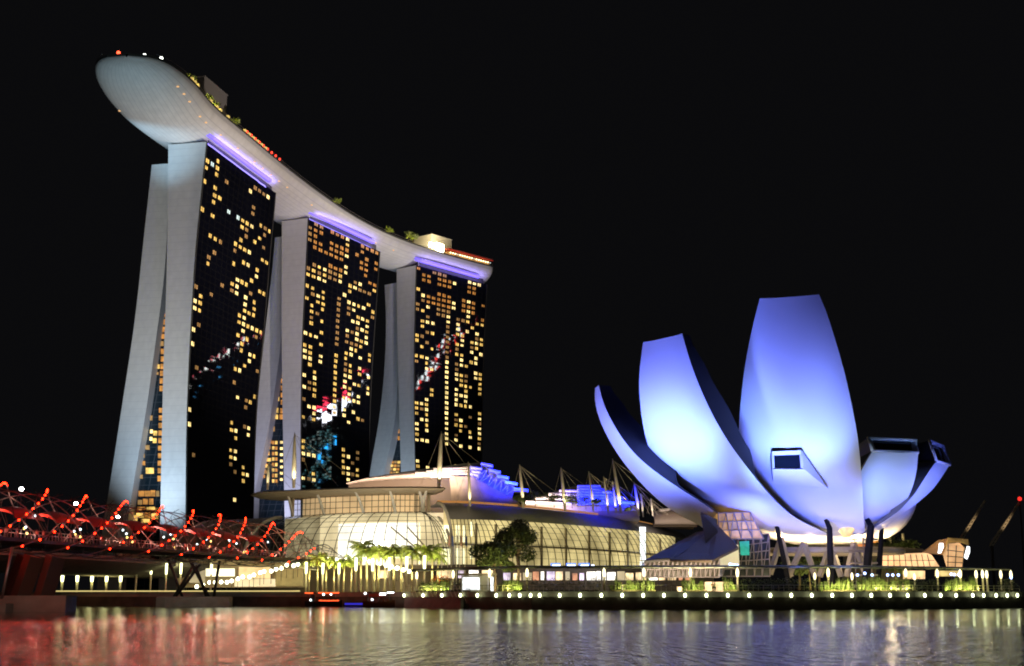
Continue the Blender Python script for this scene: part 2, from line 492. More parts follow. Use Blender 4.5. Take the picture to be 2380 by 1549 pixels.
    uv = [(j * (aR[i] - aL[i]).length, aL[i].z) for i in range(N) for j in (0, 1)]
    ag = P(mb, 'atrium_glazing', M['atrium_glass'], uv)
    for (px, py, w_, h_, kind) in lst:
        A = [onplane(px + sx * w_ / 2, py + sy * h_ / 2, pa - n * .3, n) for sx, sy in ((-1, 1), (1, 1), (1, -1), (-1, -1))]
        mb = MB(); mb.quad(*A)
        B = [a + n * .3 for a in A]
        for k in range(4): mb.quad(A[k], B[k], B[(k + 1) % 4], A[(k + 1) % 4])
        P(mb, 'atrium_window', M[KM[kind]])
    FPT.append(fpt)
    return root, near, far, ax, left

def c3(l, k='w'): return [(232.4 + x * .2625, 319.6 + y * .2625, k) for x, y in l]
def c4(l, k='w'): return [(232.4 + x * .3188, 726.3 + y * .3188, k) for x, y in l]
T1lit = c3([(1135, 410), (1375, 420), (1400, 445), (1445, 475), (1350, 640), (1375, 660), (1280, 815), (1275, 875), (1447, 785), (1440, 855), (1430, 970), (940, 1075), (1180, 1390), (1345, 1410)], 'd') \
    + c3([(965, 215), (955, 300), (945, 385), (1065, 195), (1055, 275), (1045, 355), (1035, 430), (1008, 500), (1040, 520), (1000, 575), (1030, 590), (920, 660), (985, 695), (1018, 712), (1245, 725), (1290, 750), (1240, 790), (1410, 765), (1485, 805), (1398, 890), (1390, 945), (1230, 905), (1220, 965), (1260, 990), (1300, 1010), (960, 885), (1003, 905), (938, 1140), (978, 1155), (1205, 1145), (1290, 1135), (1455, 1100), (1485, 1120), (1405, 1190), (1268, 1310), (1305, 1325), (1355, 1295), (1185, 1325), (1425, 1395), (1455, 1405), (915, 1390), (905, 1450), (903, 1515), (1375, 1480), (1372, 1540)]) \
    + c3([(1320, 465), (1480, 500), (1325, 780), (1338, 1035), (1325, 1155), (1395, 1250), (1225, 1285), (1220, 1345), (1218, 1405), (848, 1420), (843, 1490), (1297, 1440), (1293, 1505)], 'b') \
    + c3([(1133, 660), (1212, 715), (1008, 275)], 'c') + c3([(1078, 945), (1185, 1015), (1032, 1060), (975, 1355), (1088, 1345), (860, 1305)], 'd') \
    + c4([(708, 395), (735, 75), (995, 500), (1148, 205), (1052, 620), (1050, 670), (1042, 815), (967, 1105), (995, 1160), (677, 1045), (1130, 440)], 'd') \
    + c4([(1060, 10), (1095, 30), (1130, 5), (1025, 45), (1022, 98), (1018, 148), (1088, 125), (1150, 155), (1175, 165), (1078, 222), (1040, 258), (1037, 305), (1135, 348), (1068, 372), (1000, 395), (1085, 628), (1120, 592), (1145, 600), (978, 795), (975, 848), (975, 900), (970, 1000), (970, 1052), (1035, 1115), (1035, 1165), (1032, 1215)]) \
    + c4([(683, 108), (677, 215), (1053, 55), (1052, 105), (1048, 155), (1118, 135), (1102, 330), (1100, 382), (1030, 405), (1018, 603), (650, 695), (650, 803), (1005, 853), (1078, 823), (1076, 872), (1000, 1005), (998, 1055), (1065, 1172), (990, 1365)], 'b')

def t2a(l, k='w'): return [(685.7 + x * .2063, 493.9 + y * .2063, k) for x, y in l]
def t2b(l, k='w'): return [(685.7 + x * .2063, 801.9 + y * .2063, k) for x, y in l]
T2lit = t2a([(235, 150), (320, 190), (180, 150), (175, 225), (165, 320)], 'd') \
    + t2a([(235, 225), (225, 245), (315, 265), (225, 320), (305, 350), (220, 410), (295, 450), (355, 480), (430, 240), (475, 265), (520, 290), (570, 310), (425, 325), (465, 345), (530, 385), (570, 400), (410, 405), (450, 430), (500, 455), (545, 475), (405, 490), (450, 515), (500, 540), (545, 560), (400, 575), (440, 600), (490, 620), (535, 645), (680, 460), (790, 400), (850, 430), (770, 480), (820, 510), (765, 560), (820, 590), (765, 645), (820, 670), (790, 730), (830, 760), (905, 480), (900, 560), (890, 640), (750, 375), (875, 790)], 'o') \
    + t2a([(200, 580), (135, 620), (380, 660), (430, 680), (480, 705), (375, 720), (420, 745), (460, 760), (170, 920), (265, 670), (225, 1140), (520, 960), (515, 1040), (508, 1110), (503, 1175), (498, 1240), (493, 1305), (490, 1370), (487, 1435), (482, 1500), (160, 1190), (755, 870), (810, 900), (860, 915), (610, 1080), (610, 1145), (660, 1360), (590, 1400), (590, 1465), (645, 1490), (700, 1500), (850, 1170), (720, 1310), (705, 790)], 'd') \
    + t2a([(190, 645), (140, 690), (190, 710), (270, 605), (325, 695), (130, 830), (175, 850), (310, 895), (305, 960), (235, 1005), (300, 1030), (165, 985), (163, 1050), (165, 1120), (295, 1100), (285, 1230), (158, 1260), (275, 1365), (205, 1410), (268, 1490), (195, 1530), (520, 720), (635, 825), (630, 890), (870, 860), (740, 1065), (810, 1025), (855, 1105), (730, 1195), (840, 1225), (835, 1355), (640, 1540), (770, 1460), (765, 1520), (600, 400)]) \
    + t2a([(330, 635), (260, 740), (320, 775), (240, 935), (120, 1385), (265, 1435), (125, 1530), (515, 785), (605, 320), (590, 480), (580, 590), (575, 650), (695, 850), (760, 815), (570, 940), (620, 1015), (680, 1045), (675, 1110), (800, 1090), (665, 1240), (725, 1255), (785, 1215), (840, 1290), (595, 1335), (780, 1340), (715, 1375), (710, 1440), (830, 1420), (825, 1480)], 'b') \
    + t2b([(120, 35), (200, 50), (200, 120), (265, 10), (190, 255), (240, 345), (240, 475), (240, 545), (240, 610), (238, 820), (100, 585), (100, 790), (470, 135), (468, 205), (465, 270), (462, 335), (460, 400), (458, 465), (455, 535), (452, 600), (450, 665), (448, 730), (445, 790), (580, 100), (578, 170), (705, 80), (630, 245), (628, 310), (765, 35), (820, 115), (820, 180), (560, 620), (740, 355), (740, 475), (620, 510), (805, 495), (730, 865), (560, 1155), (558, 1220), (560, 1290), (555, 1355), (555, 1420), (725, 1440), (725, 1500), (95, 1065), (220, 1435), (95, 1145)]) \
    + t2b([(115, 95), (265, 130), (120, 170), (190, 195), (260, 200), (110, 370), (245, 405), (100, 440), (175, 520), (170, 665), (235, 680), (230, 755), (95, 1215), (155, 1215), (215, 1225), (100, 1480), (215, 1510), (640, 65), (640, 130), (760, 165), (745, 280), (565, 365), (630, 380), (565, 430), (565, 495), (690, 465), (815, 370), (615, 565), (800, 555), (620, 635), (680, 655), (740, 605), (735, 665), (560, 755), (555, 825), (605, 900), (675, 780), (600, 1235), (600, 1365), (600, 1430), (600, 1490)], 'b') \
    + t2b([(180, 400), (180, 465), (100, 640), (575, 235), (575, 300), (785, 875), (725, 1250), (725, 1315), (668, 1365), (668, 1440), (100, 1280), (160, 1495)], 'd')

def t3a(l, k='w'): return [(941.3 + x * .1650, 604.3 + y * .1650, k) for x, y in l]
def t3b(l, k='w'): return [(941.3 + x * .1650, 848.4 + y * .1650, k) for x, y in l]
T3lit = t3a([(215, 115), (260, 195), (250, 290), (350, 220), (340, 310), (500, 270), (560, 290), (620, 310), (500, 365), (560, 385), (640, 400), (490, 455), (560, 475), (640, 500), (480, 545), (540, 565), (640, 600), (470, 640), (540, 660), (620, 690), (335, 500), (330, 600), (405, 540), (405, 630), (985, 420), (975, 500), (920, 490), (930, 590), (980, 640), (930, 680), (985, 700), (930, 770), (985, 790), (1080, 660), (1065, 830), (800, 560), (795, 640), (790, 740), (885, 385)], 'o') \
    + t3a([(430, 160), (510, 190), (570, 205), (240, 560), (160, 650), (160, 720), (455, 725), (520, 745), (590, 760), (450, 800), (510, 815), (580, 835), (310, 830), (300, 1050), (295, 1130), (635, 930), (632, 1000), (630, 1070), (625, 1140), (622, 1210), (620, 1280), (618, 1355), (215, 1040), (205, 1390), (180, 1465), (920, 930), (985, 1090), (910, 1205), (750, 1445), (745, 1520), (755, 1240), (780, 820), (850, 840)], 'd') \
    + t3a([(165, 395), (230, 480), (225, 740), (215, 885), (215, 960), (145, 1090), (145, 1165), (205, 1190), (365, 1220), (375, 1005), (155, 1320), (205, 1330), (275, 1420), (275, 1490), (985, 950), (1070, 900), (990, 880), (920, 860), (915, 1140), (980, 1230), (990, 1020), (755, 1180), (750, 1315), (830, 1330), (840, 1040), (905, 1420), (895, 1490), (760, 1035), (1050, 1180), (1070, 1095)]) \
    + t3a([(225, 500), (315, 690), (305, 905), (380, 920), (275, 1340), (355, 1510), (710, 335), (690, 600), (685, 690), (640, 785), (640, 860), (925, 620), (920, 710), (920, 800), (770, 885), (765, 960), (835, 1125), (835, 1200), (825, 1400), (825, 1480), (915, 1000), (1050, 1030), (980, 1165), (970, 1300), (1050, 1310), (970, 1375), (970, 1440), (610, 1425), (608, 1495)], 'b') \
    + t3a([(920, 300), (980, 325), (1030, 345)], 'b') \
    + t3b([(345, 320), (345, 390), (335, 540), (332, 690), (165, 510), (160, 590), (165, 660), (165, 950), (330, 840), (820, 130), (820, 205), (810, 280), (890, 290), (890, 360), (940, 310), (1040, 180), (1040, 245), (1040, 320), (1045, 390), (885, 580), (800, 565), (720, 690), (715, 830), (800, 850), (800, 920), (1030, 670), (1020, 1020), (940, 930), (1035, 100), (180, 1420)]) \
    + t3b([(345, 25), (260, 530), (340, 470), (260, 600), (332, 620), (330, 760), (330, 910), (250, 745), (160, 805), (170, 890), (170, 1030), (250, 1045), (330, 1055), (175, 1340), (345, 1430), (710, 1395), (730, 110), (725, 185), (730, 320), (730, 400), (730, 475), (730, 545), (810, 415), (885, 430), (880, 505), (940, 590), (965, 100), (965, 170), (800, 760), (1030, 740), (1025, 880), (1030, 950), (940, 1000), (1025, 1160), (940, 1150), (800, 1130), (730, 1045)] + [(605 - i * .9, 20 + i * 72.2) for i in range(16)], 'b') \
    + t3b([(890, 140), (890, 210), (720, 760), (730, 980), (1025, 815), (870, 850), (1025, 1095), (940, 720), (260, 660)], 'd')

at1 = [(232.4 + x * .3188, 726.3 + y * .3188, w_ * .3188, h_ * .3188, k) for x, y, w_, h_, k in
       [(460, 15, 26, 38, 'o'), (462, 70, 26, 38, 'o'), (460, 125, 26, 38, 'o'), (430, 120, 22, 36, 'd'), (458, 175, 22, 34, 'o'), (418, 225, 30, 36, 'w'), (450, 228, 26, 34, 'd'),
        (455, 285, 24, 38, 'o'), (455, 340, 24, 38, 'o'), (453, 395, 24, 36, 'o'), (450, 445, 24, 36, 'o'), (448, 500, 24, 38, 'o'), (446, 555, 24, 38, 'o'),
        (405, 385, 34, 34, 'd'), (418, 395, 30, 30, 'w'), (408, 445, 34, 18, 'd'), (443, 715, 26, 34, 'o'), (370, 770, 22, 34, 'd'), (442, 770, 26, 36, 'o'), (440, 825, 26, 36, 'o'), (438, 880, 26, 36, 'o'),
        (374, 868, 18, 26, 'b'), (402, 882, 26, 34, 'w'), (371, 922, 18, 26, 'b'), (398, 935, 26, 34, 'w'), (438, 935, 26, 36, 'o'), (345, 985, 28, 32, 'd'), (436, 990, 26, 36, 'o'),
        (436, 1045, 26, 36, 'o'), (315, 1045, 18, 30, 'd'), (434, 1100, 26, 36, 'o'), (318, 1100, 18, 30, 'o'), (434, 1155, 26, 36, 'o'), (362, 1155, 56, 42, 'w'), (432, 1212, 26, 40, 'o'), (300, 1198, 18, 28, 'd'),
        (300, 1322, 40, 40, 'o'), (345, 1322, 40, 40, 'o'), (385, 1320, 32, 44, 'o'), (420, 1322, 22, 40, 'd'), (290, 1385, 30, 34, 'd'), (330, 1380, 34, 40, 'o'), (372, 1380, 30, 44, 'o'),
        (300, 1432, 60, 28, 'o'), (370, 1432, 60, 28, 'w'), (420, 1440, 30, 28, 'o'), (290, 1480, 50, 34, 'w'), (345, 1480, 44, 40, 'o'), (400, 1485, 50, 44, 'w'), (250, 1500, 40, 40, 'w'), (330, 1520, 60, 28, 'w')]]
at2 = [(232.4 + x * .3188, 726.3 + y * .3188, w_ * .3188, h_ * .3188, k) for x, y, w_, h_, k in
       [(1323, 240 + i * 52, 10, 34, 'o') for i in range(9)] + [(1297, 490, 22, 38, 'w'), (1293, 535, 26, 36, 'w'), (1290, 580, 30, 36, 'w'), (1287, 628, 34, 36, 'w'), (1322, 718, 18, 36, 'o'), (1280, 715, 38, 36, 'w'),
        (1275, 762, 40, 32, 'w'), (1320, 762, 22, 36, 'o'), (1250, 850, 44, 36, 'd'), (1212, 1028, 44, 26, 'b'), (1215, 1075, 60, 24, 'w'), (1200, 1122, 50, 22, 'w'), (1195, 1165, 50, 22, 'd')]
       + [(1322, 948 + i * 45, 18, 18, 'b') for i in range(7)] + [(1262 + j * 22, 950 + i * 40, 15, 24, 'ow'[(i + j) % 2]) for i in range(8) for j in range(2)] + [(1240 - i * 8, 945 + i * 42, 20, 22, 'od'[i % 2]) for i in range(7)]]
def c5(x, y): return (581 + x * .3188, 668.2 + y * .3188)
at3 = [(*c5(x, y), w_ * .3188, h_ * .3188, k) for x, y, w_, h_, k in
       [(1080, 850, 8, 30, 'o'), (1080, 905, 10, 30, 'd'), (1077, 960, 14, 34, 'w'), (1063, 1000, 22, 30, 'w'), (1083, 1005, 10, 30, 'o'), (1056, 1040, 26, 26, 'w'), (1083, 1050, 12, 28, 'o'), (1083, 1100, 12, 28, 'o')]
       + [(1012 + j * 24 - i * 3, 1275 + i * 26, 18, 18, 'wod'[(i * 2 + j) % 3]) for i in range(4) for j in range(4)]]

W1L = [(391.3, 343), (390, 477), (388, 608), (385, 726), (380, 830), (377.5, 949), (375, 1060), (373, 1172)]
W1R = [(480.5, 330), (467.5, 451), (458, 543), (451.7, 608), (446, 726), (439, 840), (434, 970), (432.5, 1080), (432, 1190)]
F1R = [(639.5, 448), (635.6, 503), (629, 560), (623.7, 622), (619, 690), (613, 764), (603, 860), (595.5, 939), (592, 987), (590, 1050), (589, 1115)]
E1L = [(354.6, 367), (342.7, 477), (331, 582), (316.5, 726), (297.8, 854), (280, 966), (261, 1093), (249, 1165)]
E1R = [(392, 363), (390, 500), (386, 608), (375.6, 698), (369.5, 740), (360, 800), (350.4, 886), (333, 998), (312, 1109), (299.5, 1195)]
W2L = [(655, 515), (655, 650), (654.5, 796), (656, 900), (657.5, 1000), (660, 1124)]
W2R = [(716, 507), (710, 640), (703.5, 764), (701, 850), (700, 940), (698.5, 1050), (699, 1122)]
F2R = [(882, 585), (877, 660), (872, 732), (865, 828), (861, 900), (858.6, 955), (857, 1030), (857, 1108)]
E2L = [(640, 540), (636, 600), (627, 680), (617, 764), (607, 850), (600, 920), (596, 980), (593, 1060), (591, 1128)]
E2R = [(660, 537), (660, 700), (656, 770), (654.4, 796), (645, 859.6), (632, 955), (613, 1051), (597, 1120)]
W3L = [(922, 628), (922.5, 700), (924, 800), (926, 900), (929, 1000), (931.5, 1092)]
W3R = [(967.5, 617), (965, 700), (962.5, 800), (962, 900), (963, 1000), (965.5, 1090)]
F3R = [(1131, 662), (1128, 730), (1124, 800), (1121, 900), (1120, 980), (1119, 1075)]
E3L = [(893, 652), (897, 700), (897.5, 760), (896, 830), (891, 890), (884, 960), (873, 1030), (859, 1090), (857, 1110)]
E3R = [(926, 648), (924, 760), (924.5, 830), (925, 917), (917.5, 985), (908, 1040), (893, 1092), (888, 1110)]
HG = 'three hotel towers under one long roof deck'
TW = []
TW.append(tower('leftmost and largest dark glass hotel tower with two pale leaning slabs', HG, (480.5, 330), (639.5, 448), W1L, W1R, F1R, E1L, E1R, 6, T1lit, 62, 15, (150, at1)))
TW.append(tower('middle hotel tower, many golden windows, colourful reflections low in its glass', HG, (716, 507), (882, 585), W2L, W2R, F2R, E2L, E2R, 6, T2lit, 62, 14, (128, at2)))
TW.append(tower('rightmost and farthest hotel tower behind the curved shell roof', HG, (967.5, 617), (1131, 662), W3L, W3R, F3R, E3L, E3R, 6, T3lit, 62, 14, (100, at3)))

# ------------------------------------------------------------------ sky deck across the towers
def catmull(P, t):
    n = len(P) - 1; f = t * n; i = min(int(f), n - 1); u = f - i
    p0 = P[max(i - 1, 0)]; p1 = P[i]; p2 = P[i + 1]; p3 = P[min(i + 2, n)]
    return .5 * ((2 * p1) + (p2 - p0) * u + (2 * p0 - 5 * p1 + 4 * p2 - p3) * u * u + (3 * p1 - p0 - 3 * p2 + p3) * u ** 3)
rimz = 206.5
C_line = [Vector((x, y, 0)) for x, y in [(-147.5, 496), (-147.5, 522), (-145.2, 556), (-137.3, 596), (-128, 641), (-116.6, 688), (-103, 734), (-85, 776), (-60, 815), (-33, 847), (-20, 859)]]
sky = empty('sky_deck', (-107, 680, 196), 0, 'long pale boat-shaped roof deck resting across three towers, bow jutting left', 'roof deck')
def SP(mb, name, mats, uv=None, par=None):
    o = mb.build(name, mats, sky, uv); o.matrix_parent_inverse = Matrix.Translation(-sky.location); return o
NS = 90; NQ = 20
rows = []; uvs = []; deck = []
s_acc = 0; prev = None
for k in range(NS + 1):
    t = k / NS
    p = catmull(C_line, t); d = (catmull(C_line, min(1, t + .01)) - catmull(C_line, max(0, t - .01))).normalized()
    nl = Vector((-d.y, d.x, 0))
    s_m = t * 390
    # widths: round bow at t=0, blunter stern at t=1
    W = 39.0
    bow = max(0, 1 - (1 - min(s_m / 62, 1)) ** 2.3) ** .5 if s_m < 62 else 1
    stern = sqrt(max(0, 1 - (1 - min((390 - s_m) / 26, 1)) ** 2)) if s_m > 364 else 1
    wd = W * (.02 + .98 * bow * stern)
    dep = 10.2 * min(1, .06 + (s_m / 75) ** .75) * (.15 + .85 * stern)
    # centre line stays on the spine: shift so that the rim narrows from both sides
    p0 = p - nl * wd * .5
    if prev is not None: s_acc += (p0 - prev).length
    prev = p0.copy()
    row = []
    for j in range(NQ + 1):
        a = pi * j / NQ
        x = (1 - cos(a)) / 2
        zz = sin(a) ** .92
        row.append(Vector((p0.x + nl.x * wd * x, p0.y + nl.y * wd * x, rimz - 1.2 - dep * zz)))
        uvs.append((500 + s_acc, x * 46))
    rows.append(row)
    deck.append((p0.copy(), nl.copy(), wd, d.copy()))
mb = MB(); mb.grid(rows, 0, True)
SP(mb, 'hull', M['hull'], uvs)
mb = MB()
mb.grid([[Vector((p.x + n_.x * wd * x, p.y + n_.y * wd * x, rimz - .2)) for x in (0, .5, 1)] for p, n_, wd, d in deck], 0, False)
mb.grid([[Vector((p.x, p.y, rimz - 1.2)), Vector((p.x, p.y, rimz - .2))] for p, n_, wd, d in deck], 0, False)
mb.grid([[Vector((p.x + n_.x * wd, p.y + n_.y * wd, rimz - .2)), Vector((p.x + n_.x * wd, p.y + n_.y * wd, rimz - 1.2))] for p, n_, wd, d in deck], 0, False)
SP(mb, 'deck', M['hull_top'])
mb = MB()
for x in (0.01, .99):
    mb.tube([Vector((p.x + n_.x * wd * x, p.y + n_.y * wd * x, rimz + .9)) for p, n_, wd, d in deck[2:-2]], .08, 4)
SP(mb, 'railing', M['steel'])
def dk(s, x, z=0):
    i = min(int(s * NS), NS); p, n_, wd, d = deck[i]
    return Vector((p.x + n_.x * wd * x, p.y + n_.y * wd * x, rimz + z)), d
# violet light coves above each tower top
for (root, near, far, ax, left) in TW:
    mb = MB(); L_ = (far - near).length
    a = near - ax * 1 - left * .6; b_ = near + ax * (L_ - 9) - left * .6
    mb.tube([Vector((a.x, a.y, 198.0)) + (Vector((b_.x, b_.y, 198.0)) - Vector((a.x, a.y, 198.0))) * (k / 12) for k in range(13)], 1.35, 8)
    SP(mb, 'cove_light', M['violet'])
    mb = MB()
    cpt = (near + far) / 2 + left * 9 + ax * 1
    mb.box((cpt.x, cpt.y, 196.0), (L_ - 6, 16, 3.4), atan2(ax.y, ax.x))
    SP(mb, 'plant_floor', M['roof_dark'])
    mb = MB()
    a = near + left * .3; 
    for k in range(9):
        c = near + ax * (4 + k * (L_ - 12) / 8) + left * 1.4
        mb.bar((c.x, c.y, 194), (c.x + left.x * .5, c.y + left.y * .5, 198.5), .35)
    SP(mb, 'strut', M['frame_white'])
    m_ = (near + far) / 2 - left * 1.8
    light('AREA', 'violet_wash', (m_.x - left.x * 1.6, m_.y - left.y * 1.6, 196.0), 4200, (.30, .24, 1), (m_.x + left.x * 8, m_.y + left.y * 8, 200.5), (L_ * .9, 1.0))
# small lamps on the hull
hl = emit('hull_lamp', (1, .55, .22), .9)
for k in range(34):
    i = 8 + k * 2
    if i >= len(rows) - 3: break
    for j in ((4,) if k % 3 else (4, 16)):
        if random.random() < .55:
            mb = MB(); mb.box(rows[i][j] - Vector((0, 0, .12)), (.9, .9, .25)); SP(mb, 'hull_lamp', hl)
# things standing on the deck
def rooftop(s, x, z, size, rz, name, m_, label, cat):
    p, d = dk(s, x, z); a = atan2(d.y, d.x) + rz
    mb = MB()
    mb.box((0, 0, size[2] / 2), size); mb.box((0, 0, size[2] + .25), (size[0] + .6, size[1] + .6, .5))
    mb.box((size[0] * .2, 0, size[2] + 1.2), (size[0] * .3, size[1] * .4, 1.4))
    r = empty(name, (p.x, p.y, rimz - .2), a, label, cat)
    mb.build('wall', m_, r)
    return r
rooftop(.262, .42, 0, (24, 15, 17), 0, 'lift_house', mat('plant_room_grey', (.16, .15, .15), .8), 'tall dim grey plant room on the roof deck above the left tower', 'plant room')
rooftop(.835, .45, 0, (18, 15, 13), 0, 'lift_house', mat('plant_room_cream', (.42, .38, .32), .8), 'pale boxy plant room on the roof deck above the right tower', 'plant room')
# rooftop restaurant at the stern
p, d = dk(.885, .30); r = empty('rooftop_restaurant', (p.x, p.y, rimz - .2), atan2(d.y, d.x), 'low rooftop restaurant with red roof edge and warm lamps at right end of deck', 'restaurant')
mb = MB(); mb.box((0, 0, 1.6), (36, 16, 3.2)); mb.build('wall', M['win_dim'], r)
mb = MB(); mb.box((0, 0, 4.6), (40, 18, .8)); mb.build('roof', mat('red_lit_roof', (.5, .10, .07), .6), r)
mb = MB(); mb.box((0, -9.2, 4.1), (40, .3, .35)); mb.build('roof_edge', M['red_dim'], r)
mb = MB()
for k in range(18):
    mb.ball((-18 + k * 2.1, -9.0, 2.4), .42, 6, 1 if k % 7 == 3 else 0)
mb.build('lamp', [M['lamp_warm'], M['win_white']], r)
# red lamp string near the left tower
p, d = dk(.355, .02)
for nm, s0, s1 in (('lamp_string', .30, .395),):
    q0, _ = dk(s0, .04, 0); ls = empty('lamp_string', q0, 0, 'row of small red lamps along the roof deck edge beside left tower', 'lamps'); rl = emit('red_lamp', (1, .06, .03), 2.5)
    for k in range(26):
        q_, _ = dk(s0 + (s1 - s0) * k / 25, .04, 1.6 + .3 * (k % 2)); mb = MB(); mb.ball(q_ - q0, .55, 6); mb.build('lamp', rl, ls)
    mb = MB(); mb.tube([dk(s0 + (s1 - s0) * k / 25, .04, 1.5)[0] - q0 for k in range(26)], .1, 4); mb.build('cable', M['steel_dark'], ls)
# flood light
p, d = dk(.80, .03, 2.2)
r = empty('floodlight', (p.x, p.y, rimz - .2), atan2(d.y, d.x), 'dazzling warm white floodlight on the roof deck edge near the right tower', 'floodlight')
mb = MB(); mb.tube([(0, 0, 0), (0, 0, 2.2)], .15, 6); mb.build('post', M['steel_dark'], r)
mb = MB(); mb.box((-4.6, 0, 2.8), (5.0, 1.2, 2.6)); mb.box((2.4, 0, 2.9), (6.4, 1.2, 4.6)); mb.build('lamp', emit('flood_glare', (1, .88, .5), 30, True), r)  # lamp boxes enlarged so their size carries the glare
light('POINT', 'flood_spill', (p.x - 1, p.y - 3, rimz + 4), 60000, (1, .85, .5), size=1.5)
for i, (s, x, col, lab) in enumerate([(.03, .70, (1, .08, .03), 'red beacon lamp on the very tip of the deck bow'), (.04, .30, (.95, 1, .9), 'first small white lamp behind the bow tip of the roof deck'),
                                      (.055, .12, (.95, 1, .9), 'second small white lamp behind the bow tip of the roof deck'), (.992, .4, (1, .05, .05), 'red beacon lamp at the right end of the roof deck')]):
    p, d = dk(s, x, .2); r = empty('deck_lamp', (p.x, p.y, rimz - .2), 0, lab, 'lamp')
    mb = MB(); mb.tube([(0, 0, 0), (0, 0, 1.3)], .1, 5); mb.build('post', M['steel_dark'], r)
    mb = MB(); mb.ball((0, 0, 1.7), .75, 8); mb.build('bulb', emit('deck_lamp', col, 5), r)

# ------------------------------------------------------------------ foliage
def leaf_cloud(mb, c, rx, ry, rz, n, size, m=0, rnd=random):
    for _ in range(n):
        while True:
            v = Vector((rnd.uniform(-1, 1), rnd.uniform(-1, 1), rnd.uniform(-1, 1)))
            if .25 < v.length < 1: break
        p = Vector(c) + Vector((v.x * rx, v.y * ry, v.z * rz))
        a = Vector((rnd.uniform(-1, 1), rnd.uniform(-1, 1), rnd.uniform(-1, 1))).normalized() * size * rnd.uniform(.6, 1.3)
        b_ = a.orthogonal().normalized() * size * rnd.uniform(.35, .7)
        mb.quad(p - a, p + b_, p + a, p - b_, m)
def make_tree(h, cr, name, lm, n=1400, ls=.28, label=None, group=None, cat='tree', seed=1):
    rnd = random.Random(seed)
    r = empty(name, (0, 0, 0), 0, label, cat, group)
    t = MB()
    top = h * .5
    t.tube([(0, 0, 0), (.06 * h * .3, 0, top * .5), (0, .03 * h, top)], [h * .028, h * .02, h * .014], 7)
    cl = []
    for k in range(9):
        a = k * 2.4; rr = cr * (.35 + .55 * rnd.random()); z = h * (.5 + .42 * rnd.random())
        c = Vector((cos(a) * rr, sin(a) * rr, z)); cl.append((c, cr * rnd.uniform(.32, .5)))
        t.tube([(0, .03 * h, top * .95), c * .5 + Vector((0, 0, top * .55)), c], [h * .012, h * .008, h * .003], 5)
    cl.append((Vector((0, 0, h * .88)), cr * .45)); cl.append((Vector((0, 0, h * .66)), cr * .5))
    t.build('trunk', M['bark'], r)
    m_ = MB()
    for c, s in cl: leaf_cloud(m_, c, s, s, s * .72, n // len(cl), ls, 0, rnd)
    m_.build('crown', lm, r)
    return r
def make_palm(h, seed=1, label=None, group=None, nf=16):
    rnd = random.Random(seed)
    r = empty('palm_tree', (0, 0, 0), 0, label, 'palm tree', group)
    t = MB(); t.tube([(0, 0, 0), (.05, 0, h * .12), (.12, .05, h * .5), (.1, .05, h * .93)], [.36, .25, .19, .14], 8)
    t.build('trunk', M['trunk'], r)
    m_ = MB()
    for k in range(nf):
        a = 2 * pi * k / nf + rnd.uniform(-.15, .15); el = rnd.uniform(-.1, 1.15); L_ = rnd.uniform(2.5, 3.3) * h / 8.5
        pts = []; pos = Vector((.1, .05, h * .93)); dirv = Vector((cos(a) * cos(el), sin(a) * cos(el), sin(el)))
        for s in range(9):
            pts.append(pos.copy()); pos = pos + dirv * L_ / 8; dirv = (dirv + Vector((0, 0, -.21))).normalized()
        m_.tube(pts, .035, 3, 0, False)
        side0 = Vector((-sin(a), cos(a), 0))
        for s in range(1, 9):
            for t_ in (0, .5):
                if s + t_ > 8: continue
                p = pts[s].lerp(pts[min(s + 1, 8)], t_)
                lw = L_ * .30 * sin(pi * min(1, (s + t_) / 9 + .1)) + .12
                for sg in (-1, 1):
                    tip = p + side0 * sg * lw * .8 + Vector((0, 0, -lw * .75)) + (pts[min(s + 1, 8)] - pts[s]) * .7
                    w_ = (pts[min(s, 8)] - pts[s - 1]).normalized() * .09
                    m_.tri(p - w_, p + w_, tip)
    m_.build('crown', M['palm_leaf'], r)
    return r
